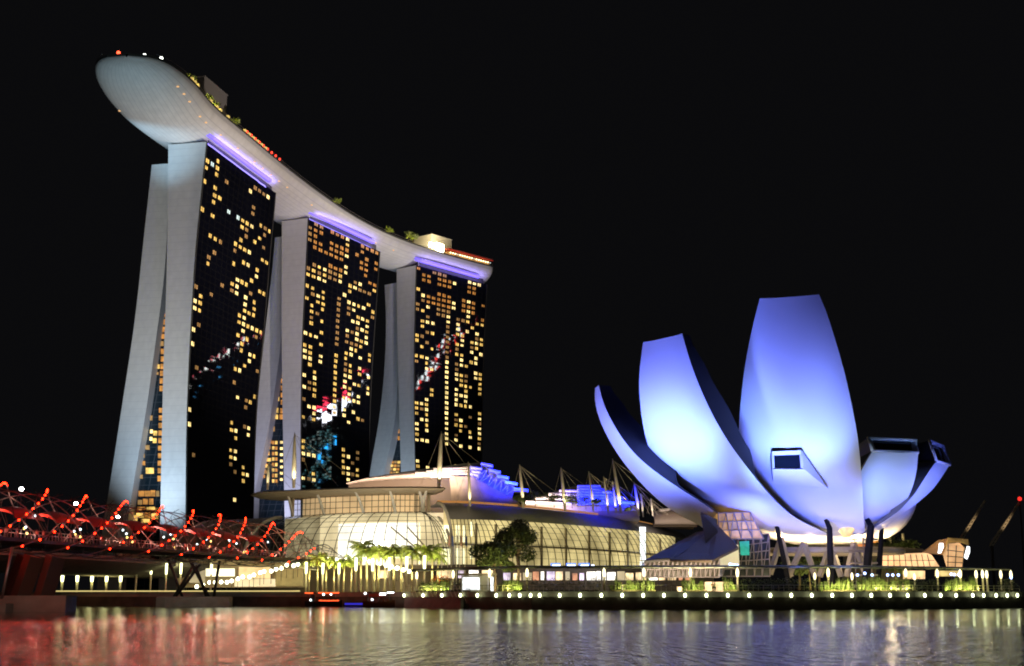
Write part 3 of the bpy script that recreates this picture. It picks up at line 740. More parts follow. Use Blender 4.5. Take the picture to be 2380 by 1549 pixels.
# ------------------------------------------------------------------ museum shaped like a lotus
MC = Vector((gx(1930, 300), 300, 0))
museum = empty('museum', (MC.x, MC.y, DECK), 0, 'white lotus-shaped museum of curved petals lit blue, standing on dark slanted columns', 'museum')
def MP(mb, name, mats, par=None, uv=None):
    o = mb.build(name, mats, None, uv)
    if par is None:
        sub(o, museum); o.matrix_parent_inverse = Matrix.Translation(-museum.location)
    else:
        sub(o, par)
    return o
M['steel_side_lit'] = mat('lit_tone_steel', (.22, .21, .20), .5, .3)  # lighter copy for the lit petal side; light put into the colour
def prof1(t, tab):
    for (a, x), (b_, y) in zip(tab[:-1], tab[1:]):
        if t <= b_: u = (t - a) / (b_ - a); u = u * u * (3 - 2 * u); return x + (y - x) * u
    return tab[-1][1]
def petal(phi, R, zt, Lp, Rp, thick, label, r0=9.0, z0=14.0, bulge=.07, N=34, tuck=.25, side='steel_side_shade'):
    ph = radians(phi); er = Vector((sin(ph), -cos(ph), 0)); et = Vector((cos(ph), sin(ph), 0))
    def Rf(z):
        q_ = min(max((zt - z) / (zt - z0), 0), 1)
        return r0 + (R - r0) * sqrt(max(0, 1 - q_ * q_))
    def hit(px, py):
        d = ray(px, py); lo = None
        best = None; pg = None
        for k in range(0, 700):
            Y = 200 + k * .25
            P = CAM + d * (Y / d.y); g = (P - MC).dot(er) - Rf(P.z)
            if pg is not None and pg > 0 >= g:
                return P
            if best is None or abs(g) < best[0]: best = (abs(g), P.copy())
            pg = g
        return best[1]
    def edge(poly):
        pts = [hit(*p) for p in poly]
        # resample by arc length
        L_ = [0]
        for a, b_ in zip(pts[:-1], pts[1:]): L_.append(L_[-1] + (b_ - a).length)
        out = []
        for k in range(N + 1):
            s = L_[-1] * k / N; i = 0
            while i < len(L_) - 2 and L_[i + 1] < s: i += 1
            t = (s - L_[i]) / max(1e-6, L_[i + 1] - L_[i]); out.append(pts[i].lerp(pts[i + 1], t))
        for _ in range(3):
            out = [out[0]] + [(out[i - 1] + out[i] * 2 + out[i + 1]) / 4 for i in range(1, N)] + [out[-1]]
        return out
    A = edge(Lp); B = edge(Rp)
    K = 12
    outer = []
    for i in range(N + 1):
        w_ = (B[i] - A[i]).length
        outer.append([A[i].lerp(B[i], j / K) + (er * .9 - Vector((0, 0, .35))) * (bulge * w_ * (1 - (2 * j / K - 1) ** 2)) for j in range(K + 1)])
    inner = []
    for i in range(N + 1):
        t = i / N; th = thick(t)
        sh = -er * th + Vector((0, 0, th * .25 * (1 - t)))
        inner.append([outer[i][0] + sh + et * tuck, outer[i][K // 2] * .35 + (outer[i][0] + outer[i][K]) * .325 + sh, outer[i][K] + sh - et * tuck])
    mb = MB(); mb.grid(outer, 0, True)
    body = MP(mb, 'petal', M['white_frp']); body['label'] = label
    par = body
    mb = MB()
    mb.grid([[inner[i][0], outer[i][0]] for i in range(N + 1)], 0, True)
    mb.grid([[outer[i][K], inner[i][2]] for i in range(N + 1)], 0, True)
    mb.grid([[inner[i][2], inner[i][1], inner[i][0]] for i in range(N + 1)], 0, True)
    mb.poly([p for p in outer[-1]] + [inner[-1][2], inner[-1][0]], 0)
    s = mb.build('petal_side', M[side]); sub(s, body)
    return outer, inner, er, et, body, A, B

P1 = petal(-75, 53.8, 45.4, [(1640, 1232), (1620, 1217), (1588, 1204), (1545, 1176), (1505.7, 1141), (1470, 1101.5), (1438.7, 1062), (1415, 1022.7), (1395.4, 983), (1384, 945), (1379.5, 915), (1383, 903)],
           [(1675, 1222), (1667, 1192), (1631.7, 1168.5), (1588, 1141), (1533, 1105), (1494, 1074), (1462, 1042), (1434.8, 1003), (1415, 967.6), (1401, 936), (1394, 910), (1392, 896)], lambda t: prof1(t, ((0, .5), (.44, .7), (.60, 5.5), (.78, 6), (.9, 4.5), (1, 2.6))), 'leftmost narrow petal with curved dark inner face', bulge=.05)
P2 = petal(-50, 52, 52.5, [(1800, 1240), (1740, 1222), (1667, 1192), (1612, 1164.5), (1572.6, 1137), (1541, 1105.5), (1519.5, 1074), (1505.7, 1038.5), (1494, 991), (1488, 944), (1484, 885), (1488.6, 837.6), (1495, 796)],
           [(1925, 1241), (1903.5, 1231.5), (1848.4, 1206), (1809, 1172), (1765.6, 1125), (1730, 1078), (1696.7, 1034.5), (1675, 999), (1651, 956), (1629.8, 908.5), (1612, 865), (1598, 822), (1585.5, 776.5)], lambda t: prof1(t, ((0, .5), (.42, .7), (.58, 5), (.72, 6), (.86, 4.6), (1, 2.4))), 'broad second petal from the left, brightest in the middle')
P3 = petal(-22.5, 40, 59.5, [(1830, 1242), (1795, 1215), (1762, 1175), (1735, 1120), (1716.5, 1046), (1716.5, 1003), (1720.5, 944), (1726.4, 885), (1736, 822), (1750, 755), (1765.8, 694)],
           [(2012, 1242), (2008, 1215), (2006, 1175), (2005, 1141), (2001, 1089.7), (1996, 1030.6), (1988, 983), (1978.5, 936), (1968.6, 889), (1956.8, 841.5), (1941, 790), (1925, 735), (1903.6, 684.7)], lambda t: 2.0 + 3 * (1 - t), 'tallest central petal with a boxed window low on its face', tuck=1.4)
P4 = petal(15, 26.5, 31.5, [(1960, 1243), (1975, 1180), (1990, 1120), (2003, 1091.6), (2016, 1068), (2027.7, 1049)],
           [(2062, 1226), (2088, 1198), (2109, 1160), (2123, 1128), (2131, 1092), (2134, 1052)], lambda t: 2 + 2 * (1 - t), 'short wide petal right of centre, its top cut open as a skylight', bulge=.05, tuck=.8)
P5 = petal(52, 26, 31.5, [(2010, 1240), (2050, 1215), (2090, 1188), (2125, 1150), (2150, 1110), (2166, 1086), (2177, 1072)],
           [(2040, 1240), (2079, 1206), (2130, 1172), (2169.5, 1137), (2190, 1108), (2207, 1081)], lambda t: prof1(t, ((0, .6), (.3, 1), (.55, 5), (1, 6))), 'rightmost petal ending in a dark window', bulge=.04, side='steel_side_lit')
# open tops of the short petals: a framed window box
def topbox(Pt, pix, label):
    outer, inner, er, et, body, A, B = Pt
    # pix: four pixel corners (top-left, top-right, bottom-right, bottom-left); bottom edge sits on the petal tip
    BL, BR = A[-1], B[-1]
    dist = ((BL + BR) / 2)
    up = Vector((0, 0, 1)) * .80 - er * .45
    n_ = et.cross(up).normalized()
    TL = onplane(*pix[0], BL, n_); TR = onplane(*pix[1], BL, n_); BR2 = onplane(*pix[2], BL, n_); BL2 = onplane(*pix[3], BL, n_)
    q4 = [BL2, BR2, TR, TL]; c = sum(q4, Vector()) / 4
    if n_.dot(CAM - c) < 0: n_ = -n_
    fr = MB(); inn = [c + (p - c) * .80 + (p - c).normalized() * .0 for p in q4]
    inn = [p + n_ * -.35 for p in inn]
    for k in range(4): fr.quad(q4[k], q4[(k + 1) % 4], inn[(k + 1) % 4], inn[k])
    fr.tube(q4 + [q4[0]], .32, 5)
    f = fr.build('window_frame', M['frame_white']); sub(f, body)
    g = MB(); g.quad(*[p - n_ * .15 for p in inn])
    sub(g.build('window', M['black_glass']), f)
    # sides of the box run back to the petal's inner face
    bx = MB(); bc = c - er * 6; back = [bc + (p - c) * .86 - Vector((0, 0, .8)) for p in q4]
    bx.quad(q4[0], q4[3], back[3], back[0]); bx.quad(q4[1], q4[2], back[2], back[1]); bx.quad(q4[3], q4[2], back[2], back[3])
    sub(bx.build('petal_top', M['steel_side_shade']), body)
topbox(P4, [(2017, 1018), (2130, 1023.5), (2134, 1052), (2027.7, 1048.5)], '')
topbox(P5, [(2160, 1024), (2192, 1037), (2207, 1081), (2177, 1072)], '')
# boxed window on the central petal
def dormer():
    outer, inner, er, et, body, A, B = P3
    def surf(px, py):
        d = ray(px, py); best = None
        for row in outer:
            for p in row:
                v = p - CAM; tt = v.dot(d) / d.dot(d); e = (CAM + d * tt - p).length
                if best is None or e < best[0]: best = (e, p)
        return best[1]
    yb = min(surf(1828, 1100).y, surf(1895, 1135).y)
    c0 = surf(1830, 1090)
    n_ = Vector((er.x, er.y, -.12)).normalized()
    p0 = c0 + er * 2.6
    fr = [onplane(x, y, p0, n_) for x, y in ((1795, 1091), (1869, 1091), (1862, 1047), (1794, 1050))]
    bk = [onplane(x, y, c0 - er * 1.5, n_) for x, y in ((1798, 1126), (1925, 1137), (1872, 1038), (1785, 1047))]
    bk[0] = bk[0] + er * .5
    c = sum(fr, Vector()) / 4
    mb = MB()
    for k in range(4):
        a, b_ = fr[k], fr[(k + 1) % 4]; mb.quad(bk[k], bk[(k + 1) % 4], b_, a, 1 if k == 2 else 0)
    o = mb.build('window_box', [M['white_frp'], M['steel_side_shade']]); sub(o, body)
    inn = [onplane(x, y, p0 - er * .3, n_) for x, y in ((1800.5, 1088), (1860.5, 1088), (1858.5, 1057), (1799, 1059))]
    mb = MB()
    for k in range(4): mb.quad(fr[k], fr[(k + 1) % 4], inn[(k + 1) % 4], inn[k])
    f = mb.build('window_frame', M['frame_white']); sub(f, body)
    mb = MB(); mb.quad(*[p - er * .1 for p in inn]); sub(mb.build('window', M['black_glass']), body)
dormer()
# back petals that close the bowl, seen only as dark edges
def bowl():
    mb = MB(); rows = []
    for k in range(9):
        z = 13.2 + k * 1.3; r = 7 + 12.0 * sqrt(max(0, 1 - (1 - k / 8) ** 2))
        rows.append([MC + Vector((r * cos(a), r * sin(a), z)) for a in [2 * pi * j / 48 for j in range(48)]])
    mb.grid(rows, 0, True, True)
    mb.poly([MC + Vector((7 * cos(2 * pi * j / 48), 7 * sin(2 * pi * j / 48), 13.2)) for j in range(48)][::-1])
    MP(mb, 'bowl_base', M['white_frp'])
bowl()
# ring beam with warm light under the bowl, diagrid legs, slanted dark columns
mb = MB()
ring = [MC + Vector((15.5 * cos(a), 13 * sin(a), 11.6)) for a in [2 * pi * j / 40 for j in range(41)]]
mb.tube(ring, .75, 6, 0, False)
MP(mb, 'ring_beam', mat('ring_beam_cream', (.40, .36, .28), .7))
lat = [(1832, 1341, 1869, 1263), (1895, 1341, 1869, 1263), (1905, 1341, 1930, 1263), (1955, 1341, 1930, 1263), (1790, 1335, 1815, 1250), (1838, 1341, 1815, 1250), (1968, 1341, 1984, 1262), (2010, 1330, 1984, 1262)]
mcream = mat('diagrid_cream_steel', (.34, .30, .22), .6)
for (x0, y0, x1, y1) in lat:
    mb = MB(); mb.bar(at(x0, y0, 287), at(x1, y1, 287), .62); MP(mb, 'diagonal_leg', mcream)
for (x0, y0, x1, y1, Y, w_) in [(1931, 1345, 1928, 1228, 276, .58), (1836, 1340, 1806, 1226, 280, .45), (2008, 1340, 2024, 1224, 279, .72), (2038, 1340, 2049, 1230, 284, .5)]:
    mb = MB(); a = at(x0, y0, Y); a.z = DECK; b_ = at(x1, y1, Y)
    mb.tube([a, a.lerp(b_, .5), b_, b_ + Vector((0, 3, 2))], [w_, w_ * 1.15, w_, w_ * .8], 4, 0, True, False)
    MP(mb, 'column', M['column_black'])
# stair and lift tower inside the legs, with a glowing drum
mb = MB()
for k in range(5):
    a = at(2005, 1340 - k * 26, 283); mb.box((a.x, a.y, 4 + k * 2.4), (5, 3, .3), .2)
for x in (1985, 2005, 2022):
    a = at(x, 1240, 283); mb.bar((a.x, a.y, DECK), (a.x, a.y, 15), .12)
MP(mb, 'stair_tower', M['steel'])
a = at(1966, 1212, 282); mb = MB(); mb.tube([(a.x, a.y, a.z - 3.2), (a.x, a.y, a.z - 1.5), (a.x, a.y, a.z + 1.6)], [.7, 1.9, 2.0], 12); MP(mb, 'lit_drum', emit('drum_glow', (1, .72, .28), .8, var=.5, vscale=.6))
# glazed stair enclosure under the left petals
def glassbox(pts_front, Y, depth, name, cols_, rows_, fill, par=None, tie=True):
    """front quad by pixel corners (BL, BR, TR, TL) at depth Y: steel frame, backing and fill"""
    c = [at(x, y, Y) for x, y in pts_front]; mb = MB(); bk = [p + Vector((0, depth, 0)) for p in c]
    for u in range(cols_ + 1):
        a = c[0].lerp(c[1], u / cols_); b_ = c[3].lerp(c[2], u / cols_); mb.bar(a, b_, .13)
    for v in range(rows_ + 1):
        a = c[0].lerp(c[3], v / rows_); b_ = c[1].lerp(c[2], v / rows_); mb.bar(a, b_, .11)
    if tie:
        for u in range(cols_):
            a = c[0].lerp(c[1], u / cols_); b_ = c[3].lerp(c[2], (u + 1) / cols_); mb.bar(a, b_, .08)
    MP(mb, name, M['steel'], par)
    mb = MB(); mb.quad(*[p + Vector((0, .6, 0)) for p in c]); mb.quad(c[1], bk[1], bk[2], c[2]); mb.quad(c[0], c[3], bk[3], bk[0]); mb.quad(c[3], c[2], bk[2], bk[3]); mb.quad(*bk[::-1])
    return MP(mb, name + '_glass', fill, par)
gdim = emit('dim_stair_light', (1, .56, .16), .24, var=.9, vscale=.6)
glassbox([(1672, 1253), (1775, 1253), (1743, 1191), (1669, 1193)], 276, 6, 'stair_enclosure', 4, 3, gdim)
glassbox([(1680, 1340), (1790, 1340), (1787, 1240), (1680, 1258)], 279, 6, 'lobby_wall', 6, 5, mat('lobby_glass', (.03, .035, .03), .15))
for x0, x1, y0, y1, m_ in [(1671, 1695, 1272, 1318, M['shop_warm']), (1694, 1718, 1266, 1318, M['shop_white'])]:
    mb = MB(); q4 = [at(x0 + 2, y1, 277.4), at(x1 + 1, y1, 277.4), at(x1 - 2, y0, 277.4), at(x0, y0 + 3, 277.4)]; mb.quad(*q4)
    for k in range(4): a, b_ = q4[k], q4[(k + 1) % 4]; mb.quad(a, a + Vector((0, .3, 0)), b_ + Vector((0, .3, 0)), b_)
    MP(mb, 'lobby_window', emit('lobby_blind', (.95, .85, .52), .55, var=.2, vscale=.3))
mb = MB(); q4 = [at(x, y, 277.0) for x, y in ((1722, 1291), (1742, 1291), (1741, 1258), (1719, 1259))]; mb.quad(*q4)
for k in range(4): a, b_ = q4[k], q4[(k + 1) % 4]; mb.quad(a, a + Vector((0, .2, 0)), b_ + Vector((0, .2, 0)), b_)
MP(mb, 'banner', emit('teal_banner', (.02, .42, .30), .55, var=.7, vscale=.8))
# folded dark entrance roofs, left of the museum
mb = MB()
Yc = 268
def tri_slab(pts, th=.5):
    P = [at(x, y, Y) for x, y, Y in pts]; D = Vector((0, 0, -th))
    mb.poly(P); mb.poly([p + D for p in P][::-1])
    for k in range(len(P)): a, b_ = P[k], P[(k + 1) % len(P)]; mb.quad(a, b_, b_ + D, a + D)
tri_slab([(1497, 1303, 262), (1570, 1296, 262), (1664, 1230, 278), (1618, 1237, 284)])
MP(mb, 'entrance_roof', mat('roof_zinc_dark', (.05, .045, .035), .7, .1))
mb = MB(); tri_slab([(1556, 1300, 261), (1655, 1302, 262), (1716, 1272, 270), (1668, 1220, 277), (1622, 1240, 277)])
tri_slab([(1628, 1190, 272), (1667, 1208, 272), (1668, 1232, 270), (1640, 1258, 269)])
MP(mb, 'entrance_roof', mat('roof_zinc_pale', (.17, .13, .08), .8, 0))
glassbox([(1500, 1342), (1672, 1342), (1672, 1300), (1500, 1306)], 266, 8, 'entrance_screen', 16, 2, mat('entrance_glass', (.05, .045, .03), .2))

BLUE = (.145, .21, 1.12); CYAN = (.32, .60, 1.1)
LZ = 8.4
def flood(px, Y, tgt, W, col, ang, blend=.9, sz=2.0):
    p = Vector((gx(px, Y), Y, LZ)); return light('SPOT', 'petal_flood', p, W, col, tgt, sz, ang, blend)
def pc(Pt, i, j): return Pt[0][i][j]
FL = .86
flood(1440, 251, pc(P2, 21, 6), 50000 * FL, CYAN, 42, 1)
flood(1420, 251, pc(P2, 20, 6), 120000 * FL, BLUE, 50)
flood(1440, 251, pc(P2, 26, 6), 150000 * FL, BLUE, 54)
light('SPOT', 'petal_flood', (gx(1745, 268), 268, 12.5), 14000 * FL, BLUE, pc(P2, 9, 7), .6, 90, 1)
flood(1860, 251, pc(P3, 9, 5), 75000 * FL, BLUE, 66)
flood(1960, 251, pc(P4, 6, 3), 26000 * FL, BLUE, 60)
flood(1300, 262, pc(P1, 22, 6), 150000 * FL, BLUE, 56)
flood(1370, 251, pc(P2, 30, 6), 90000 * FL, BLUE, 34)
flood(1280, 262, pc(P1, 29, 6), 70000 * FL, BLUE, 40)
flood(1790, 251, pc(P3, 18, 3), 46000 * FL, CYAN, 32, 1)
flood(1840, 251, pc(P3, 20, 6), 140000 * FL, BLUE, 54)
flood(1975, 252, pc(P3, 18, 9), 30000 * FL, CYAN, 32, 1)
flood(1900, 251, pc(P3, 27, 6), 50000 * FL, BLUE, 34)
flood(2090, 254, pc(P4, 24, 6), 22000 * FL, CYAN, 34)
flood(2060, 254, pc(P4, 16, 6), 34000 * FL, BLUE, 46)
flood(2330, 266, pc(P5, 24, 6), 50000 * FL, BLUE, 50)
light('POINT', 'bowl_glow', MC + Vector((-6, -9, 12.0)), 4500, (1, .72, .36), size=.6)
light('POINT', 'bowl_glow', MC + Vector((4, -11, 12.0)), 4200, (1, .72, .36), size=.6)
light('POINT', 'bowl_glow', MC + Vector((-12, -6, 12.4)), 3600, (1, .72, .36), size=.6)
light('POINT', 'bowl_glow', MC + Vector((11, -8, 12.4)), 3200, (1, .72, .36), size=.6)
light('AREA', 'leg_wash', (MC.x - 4, 268, 5), 2600, (1, .8, .45), (MC.x - 4, 287, 7), (34, 1))
light('AREA', 'entrance_fill', (gx(1590, 256), 256, 4.4), 7000, (1, .80, .60), (gx(1610, 272), 272, 13), (14, 1))  # added warm fill for the entrance roofs, without a fixture

# tower and hull wash lights
for (root, near, far, ax, left), pw, colr in zip(TW, (1, .9, .8), ((.60, .79, 1), (.66, .68, 1), (.62, .80, 1))):
    b0 = near + left * 12 - ax * 34; b0.z = 8
    light('SPOT', 'end_wall_flood', b0, 300000 * pw, colr, near + left * 13 + Vector((0, 0, -118)), 1.5, 70, 1)
    b1 = near + left * 12 - ax * 120; b1.z = 14
    light('SPOT', 'end_wall_flood', b1, 400000 * pw, (.95, .88, .80), near + left * 8 + Vector((0, 0, -50)), 3, 60, 1)
    c0 = near + left * 16 - ax * 9; c0.z = 192
light('SPOT', 'bow_flood', (-176, 528, 158), 120000, (.40, .72, 1), (-148, 568, 197), 2, 44, 1)
light('SPOT', 'bow_flood', (-140, 470, 150), 70000, (.5, .80, 1), (-150, 520, 200), 2, 50, 1)
light('SPOT', 'hull_wash', (20, 520, 60), 1350000, (1, .84, .72), (-110, 650, 200), 4, 80, 1)
light('SPOT', 'hull_wash', (40, 700, 60), 800000, (.95, .86, .82), (-70, 770, 200), 4, 80, 1)
# ------------------------------------------------------------------ shopping mall with glazed vaults
def glass_mat(name, tint, refl=.12):
    m = bpy.data.materials.new(name); m.use_nodes = True; nt = m.node_tree; nt.nodes.clear()
    o = nt.nodes.new('ShaderNodeOutputMaterial'); mx = nt.nodes.new('ShaderNodeMixShader')
    t = nt.nodes.new('ShaderNodeBsdfTransparent'); t.inputs[0].default_value = (*tint, 1)
    g = nt.nodes.new('ShaderNodeBsdfPrincipled'); g.inputs['Roughness'].default_value = .1; g.inputs['Base Color'].default_value = (.3, .3, .28, 1)
    mx.inputs[0].default_value = refl
    nt.links.new(t.outputs[0], mx.inputs[1]); nt.links.new(g.outputs[0], mx.inputs[2]); nt.links.new(mx.outputs[0], o.inputs[0])
    return m
M['vault_glass'] = glass_mat('vault_glass', (.92, .94, .86), .14)
M['int_white'] = emit('interior_white', (1, .95, .90), 1.7, var=.3, vscale=.09)
M['int_warm'] = emit('interior_warm', (1, .82, .52), .80, var=.35, vscale=.12)
M['int_green'] = emit('interior_yellow', (1, .80, .38), .74, var=.5, vscale=.10)
M['int_bright'] = emit('interior_bright', (1, .93, .62), 1.7, var=.3, vscale=.2)
M['int_dim'] = emit('interior_dim', (.95, .80, .50), .32, var=.5, vscale=.2)
mall = empty('shopping_mall', (gx(1045, 400), 400, DECK), 0, 'long glazed shopping mall with lit vaulted glass and grey curved roofs', 'mall')
def LP(mb, name, mats, uv=None, par=None):
    o = mb.build(name, mats, None, uv)
    sub(o, par or mall)
    if par is None: o.matrix_parent_inverse = Matrix.Translation(-mall.location)
    return o
ZB = 10.8
def path_pts(st, n):
    P = [Vector((gx(p, Y), Y, 0)) for p, Y in st]; out = []
    for k in range(n + 1):
        t = k / n; p = catmull(P, t); d = (catmull(P, min(1, t + .01)) - catmull(P, max(0, t - .01))).normalized()
        out.append((p, Vector((d.y, -d.x, 0))))         # outward normal to the water
    return out
# left vault: base line and profile (inward, height)
def prof(n, D, H, power=1.0, a0=0, a1=pi / 2):
    return [(D * (1 - cos(a0 + (a1 - a0) * k / n)), H * sin(a0 + (a1 - a0) * k / n)) for k in range(n + 1)]
LV = path_pts([(560, 425), (700, 402), (860, 392), (1000, 392), (1052, 396)], 22)
PR = prof(10, 14, 15.6)
def vpt(pn, dh, z0=ZB): p, n_ = pn; return Vector((p.x - n_.x * dh[0], p.y - n_.y * dh[0], z0 + dh[1]))
rowsL = [[vpt(pn, d) for d in PR] for pn in LV]
mb = MB(); mb.grid(rowsL, 0, True); LP(mb, 'vault_glass', M['vault_glass'])
mb = MB()
for r_ in rowsL: mb.tube(r_, .11, 4, 0, False, False)
for j in range(0, 11): mb.tube([r_[j] for r_ in rowsL], .055, 4, 0, False, False)
LP(mb, 'vault_rib', M['mullion'])
# podium under the left vault
mb = MB()
for k in range(22):
    a, b_ = LV[k][0], LV[k + 1][0]; up = lambda p, z: Vector((p.x, p.y, z))
    mb.quad(up(a, DECK), up(b_, DECK), up(b_, ZB - .1), up(a, ZB - .1))
mb.poly([vpt(pn, (0, -.1)) for pn in LV] + [vpt(pn, (45, -.1)) for pn in LV][::-1])
LP(mb, 'podium', M['beige'])
# interior of the left vault: back wall in panels of different brightness
def seg(st, a, b_): return st[a:b_ + 1]
def wall_strip(pn, a, b_, inset, z0, z1, m_, name='interior_wall'):
    mb = MB(); mb.grid([[vpt(q_, (inset, z0)), vpt(q_, (inset, z1))] for q_ in pn[a:b_ + 1]], 0, True)
    return LP(mb, name, m_)
wall_strip(LV, 0, 4, 15, -.05, 15.2, M['int_dim']); wall_strip(LV, 4, 6, 13, -.05, 15.3, M['int_warm']); wall_strip(LV, 6, 19, 12.5, 2.2, 12.4, M['int_white'])
wall_strip(LV, 6, 19, 12.6, -.05, 2.2, M['int_warm']); wall_strip(LV, 6, 19, 13.2, 12.4, 15.3, M['int_warm']); wall_strip(LV, 19, 22, 12.8, -.05, 15.0, M['int_warm'])
for a, b_, z0, z1 in ((20, 21, .4, 4.8), (19, 20, .4, 4.6), (19, 20, 6, 11.5), (20, 21, 6, 11.5)):
    wall_strip(LV, a, b_, 12.2, z0, z1, M['int_bright'], 'shop_window')
for z in (5.2,):
    mb = MB(); mb.grid([[vpt(q_, (2.2, z)), vpt(q_, (12.4, z)), vpt(q_, (12.4, z - .5)), vpt(q_, (2.2, z - .5)), vpt(q_, (2.2, z))] for q_ in LV[8 if z > 6 else 16:]], 0, False)
    LP(mb, 'floor_slab', M['soffit'])
# entrance glowing doorway and sign line
d0 = vpt(LV[9], (10, .1)); d1 = vpt(LV[12], (10, .1)); up = Vector((0, 0, 5.2))
mb = MB(); mb.quad(d0, d1, d1 + up, d0 + up); mb.quad(d0 + up, d1 + up, d1 + up + Vector((0, 2, 0)), d0 + up + Vector((0, 2, 0))); LP(mb, 'entrance', emit('entrance_glow', (1, .93, .66), 2.6, True))
mb = MB()
for k in range(15):
    p = d0.lerp(d1, (k + .5) / 15) + up + Vector((0, -.3, .9)); hgt = .9 if k not in (3, 11) else .1
    mb.box(p, (.7 if k % 2 else .5, .15, hgt))
LP(mb, 'sign', M['lamp_white'])
# escalator diagonals
mb = MB()
for a, b_, z0, z1 in ((14, 18, 11, 4.5), (12, 15, 11, 5)):
    mb.bar(vpt(LV[a], (10, z0)), vpt(LV[b_], (8, z1)), .22)
LP(mb, 'escalator', M['soffit'])
# arched left end of the vault
mb = MB(); mb.tube([v + Vector((-.2, 0, 0)) for v in rowsL[0]], .55, 6, 0, True); mb.tube([v for v in rowsL[-1]], .5, 6, 0, True)
LP(mb, 'arch', M['mullion_light'])
mb = MB()
B2 = [[vpt((LV[0][0] + Vector((-2 - 9 * k, 6 + k * 9, 0)), LV[0][1]), (d[0] * .9, d[1] * 1.02 + .1 * k)) for d in PR] for k in range(4)]
mb.grid(B2, 0, True); LP(mb, 'side_roof', M['soffit'])
# gallery band above the vault
ztop = 31.0
G = LV[2:]
gin = 13.8
mb = MB(); mb.grid([[vpt(q_, (gin + 1.2, 15.2)), vpt(q_, (gin + 1.2, 20.8))] for q_ in G], 0, True); LP(mb, 'gallery_wall', emit('gallery_wall', (1, .70, .36), .52, var=.25, vscale=.12))
mb = MB()
n_g = len(G)
GG = path_pts([(600, 412), (700, 402), (860, 392), (1000, 392), (1052, 396)], 34)
for q_ in GG: mb.bar(vpt(q_, (gin, 15.2)), vpt(q_, (gin, 20.8)), .09)
for z in (15.4, 17.2, 19.0, 20.6): mb.tube([vpt(q_, (gin, z)) for q_ in GG], .08, 4, 0, False, False)
LP(mb, 'gallery_mullion', M['mullion'])
for k, ix in enumerate((0, 7, 13, 19, 25, 33)):
    q_ = GG[ix]; lean = (k - 2.5) * -1.6
    mb = MB(); a = vpt(q_, (gin - .4, 15.4)); b_ = vpt(q_, (gin - 7.5, 22.2)); t_ = Vector((q_[1].y * -1, q_[1].x, 0)) * lean
    mb.tube([a, a.lerp(b_, .5) + Vector((0, 0, .8)) + t_ * .5, b_ + t_], [.5, .45, .3], 5); LP(mb, 'roof_arm', M['frame_white'])
for q_ in (GG[0], GG[-1]):
    mb = MB(); a = vpt(q_, (gin - .6, 15.2)); mb.bar(a, a + Vector((0, 0, 5.6)), .55); LP(mb, 'corner_post', M['soffit'])
# broad thin roof over the gallery
mb = MB()
RP = path_pts([(516, 414), (640, 404), (860, 392), (1020, 392), (1085, 398)], 30)
rowsR = []
for i, q_ in enumerate(RP):
    e = min(1, .25 + min(i, 30 - i) / 5); d0_ = gin - 8.5 * e
    rowsR.append([vpt(q_, (d0_, 21.55)), vpt(q_, (d0_ - .5, 21.9)), vpt(q_, (d0_ + 1, 22.4)), vpt(q_, (gin + 10, 23.2)), vpt(q_, (gin + 22, 22.8)), vpt(q_, (gin + 12, 20.9)), vpt(q_, (d0_ + 4, 20.9)), vpt(q_, (d0_, 21.55))])
mb.grid(rowsR, 0, False); mb.poly(rowsR[0][:-1]); mb.poly(rowsR[-1][:-1][::-1])
LP(mb, 'gallery_roof', M['soffit'])
light('AREA', 'soffit_wash', (gx(830, 380), 382, 27), 3800, (1, .78, .48), (gx(830, 390), 392, 33), (70, 1))
# right vault
RV = path_pts([(1052, 388), (1150, 392), (1300, 410), (1450, 442), (1560, 482), (1640, 540)], 40)
H2 = 18.2; PR2 = prof(14, 19, H2)
cut = 7
ex = [0 + 0 * k for k in range(41)]
def zz(k): return 1 + .0 * k
rows2 = [[vpt(q_, (d[0], d[1])) for d in PR2] for q_ in RV]
mb = MB(); mb.grid([r_[:cut + 1] for r_ in rows2], 0, True); LP(mb, 'vault_glass', M['vault_glass'])
mb = MB(); mb.grid([r_[cut:] + [r_[-1] + Vector((-RV[i][1].x * 14, -RV[i][1].y * 14, -.4))] for i, r_ in enumerate(rows2)], 0, True)
acc = [(i * 3.6, (j) * 1.8) for i in range(41) for j in range(15 - cut + 1)]
LP(mb, 'vault_roof', M['roof_grey'], acc)
mb = MB()
RV2 = path_pts([(1052, 388), (1150, 392), (1300, 410), (1450, 442), (1560, 482), (1640, 540)], 46)
for q_ in RV2: mb.tube([vpt(q_, d) for d in PR2[:cut + 1]], .11, 4, 0, False, False)
for j in range(0, cut + 1): mb.tube([r_[j] for r_ in rows2], .045, 4, 0, False, False)
LP(mb, 'vault_rib', M['mullion'])
mb = MB(); mb.tube([v + RV[0][1] * .3 for v in rows2[0]], .5, 6, 0, True); LP(mb, 'arch', M['mullion_light'])
mb = MB(); mb.tube([r_[-1] + Vector((0, 0, .5)) for r_ in rows2], .35, 5, 0, True); LP(mb, 'roof_edge', emit('roof_edge_light', (1, .45, .12), .35))
mb = MB()
for k in range(40):
    a, b_ = RV[k][0], RV[k + 1][0]; u2 = lambda p, z: Vector((p.x, p.y, z)); mb.quad(u2(a, DECK + 4.9), u2(b_, DECK + 4.9), u2(b_, ZB - .05), u2(a, ZB - .05))
mb.poly([vpt(q_, (0, -.05)) for q_ in RV] + [vpt(q_, (30, -.05)) for q_ in RV][::-1])
LP(mb, 'podium', M['roof_dark'])
wall_strip(RV, 0, 40, 11.5, -.03, 16.5, M['int_green']); 
wall_strip(RV, 0, 4, 11.2, .2, 6.2, M['int_warm'])
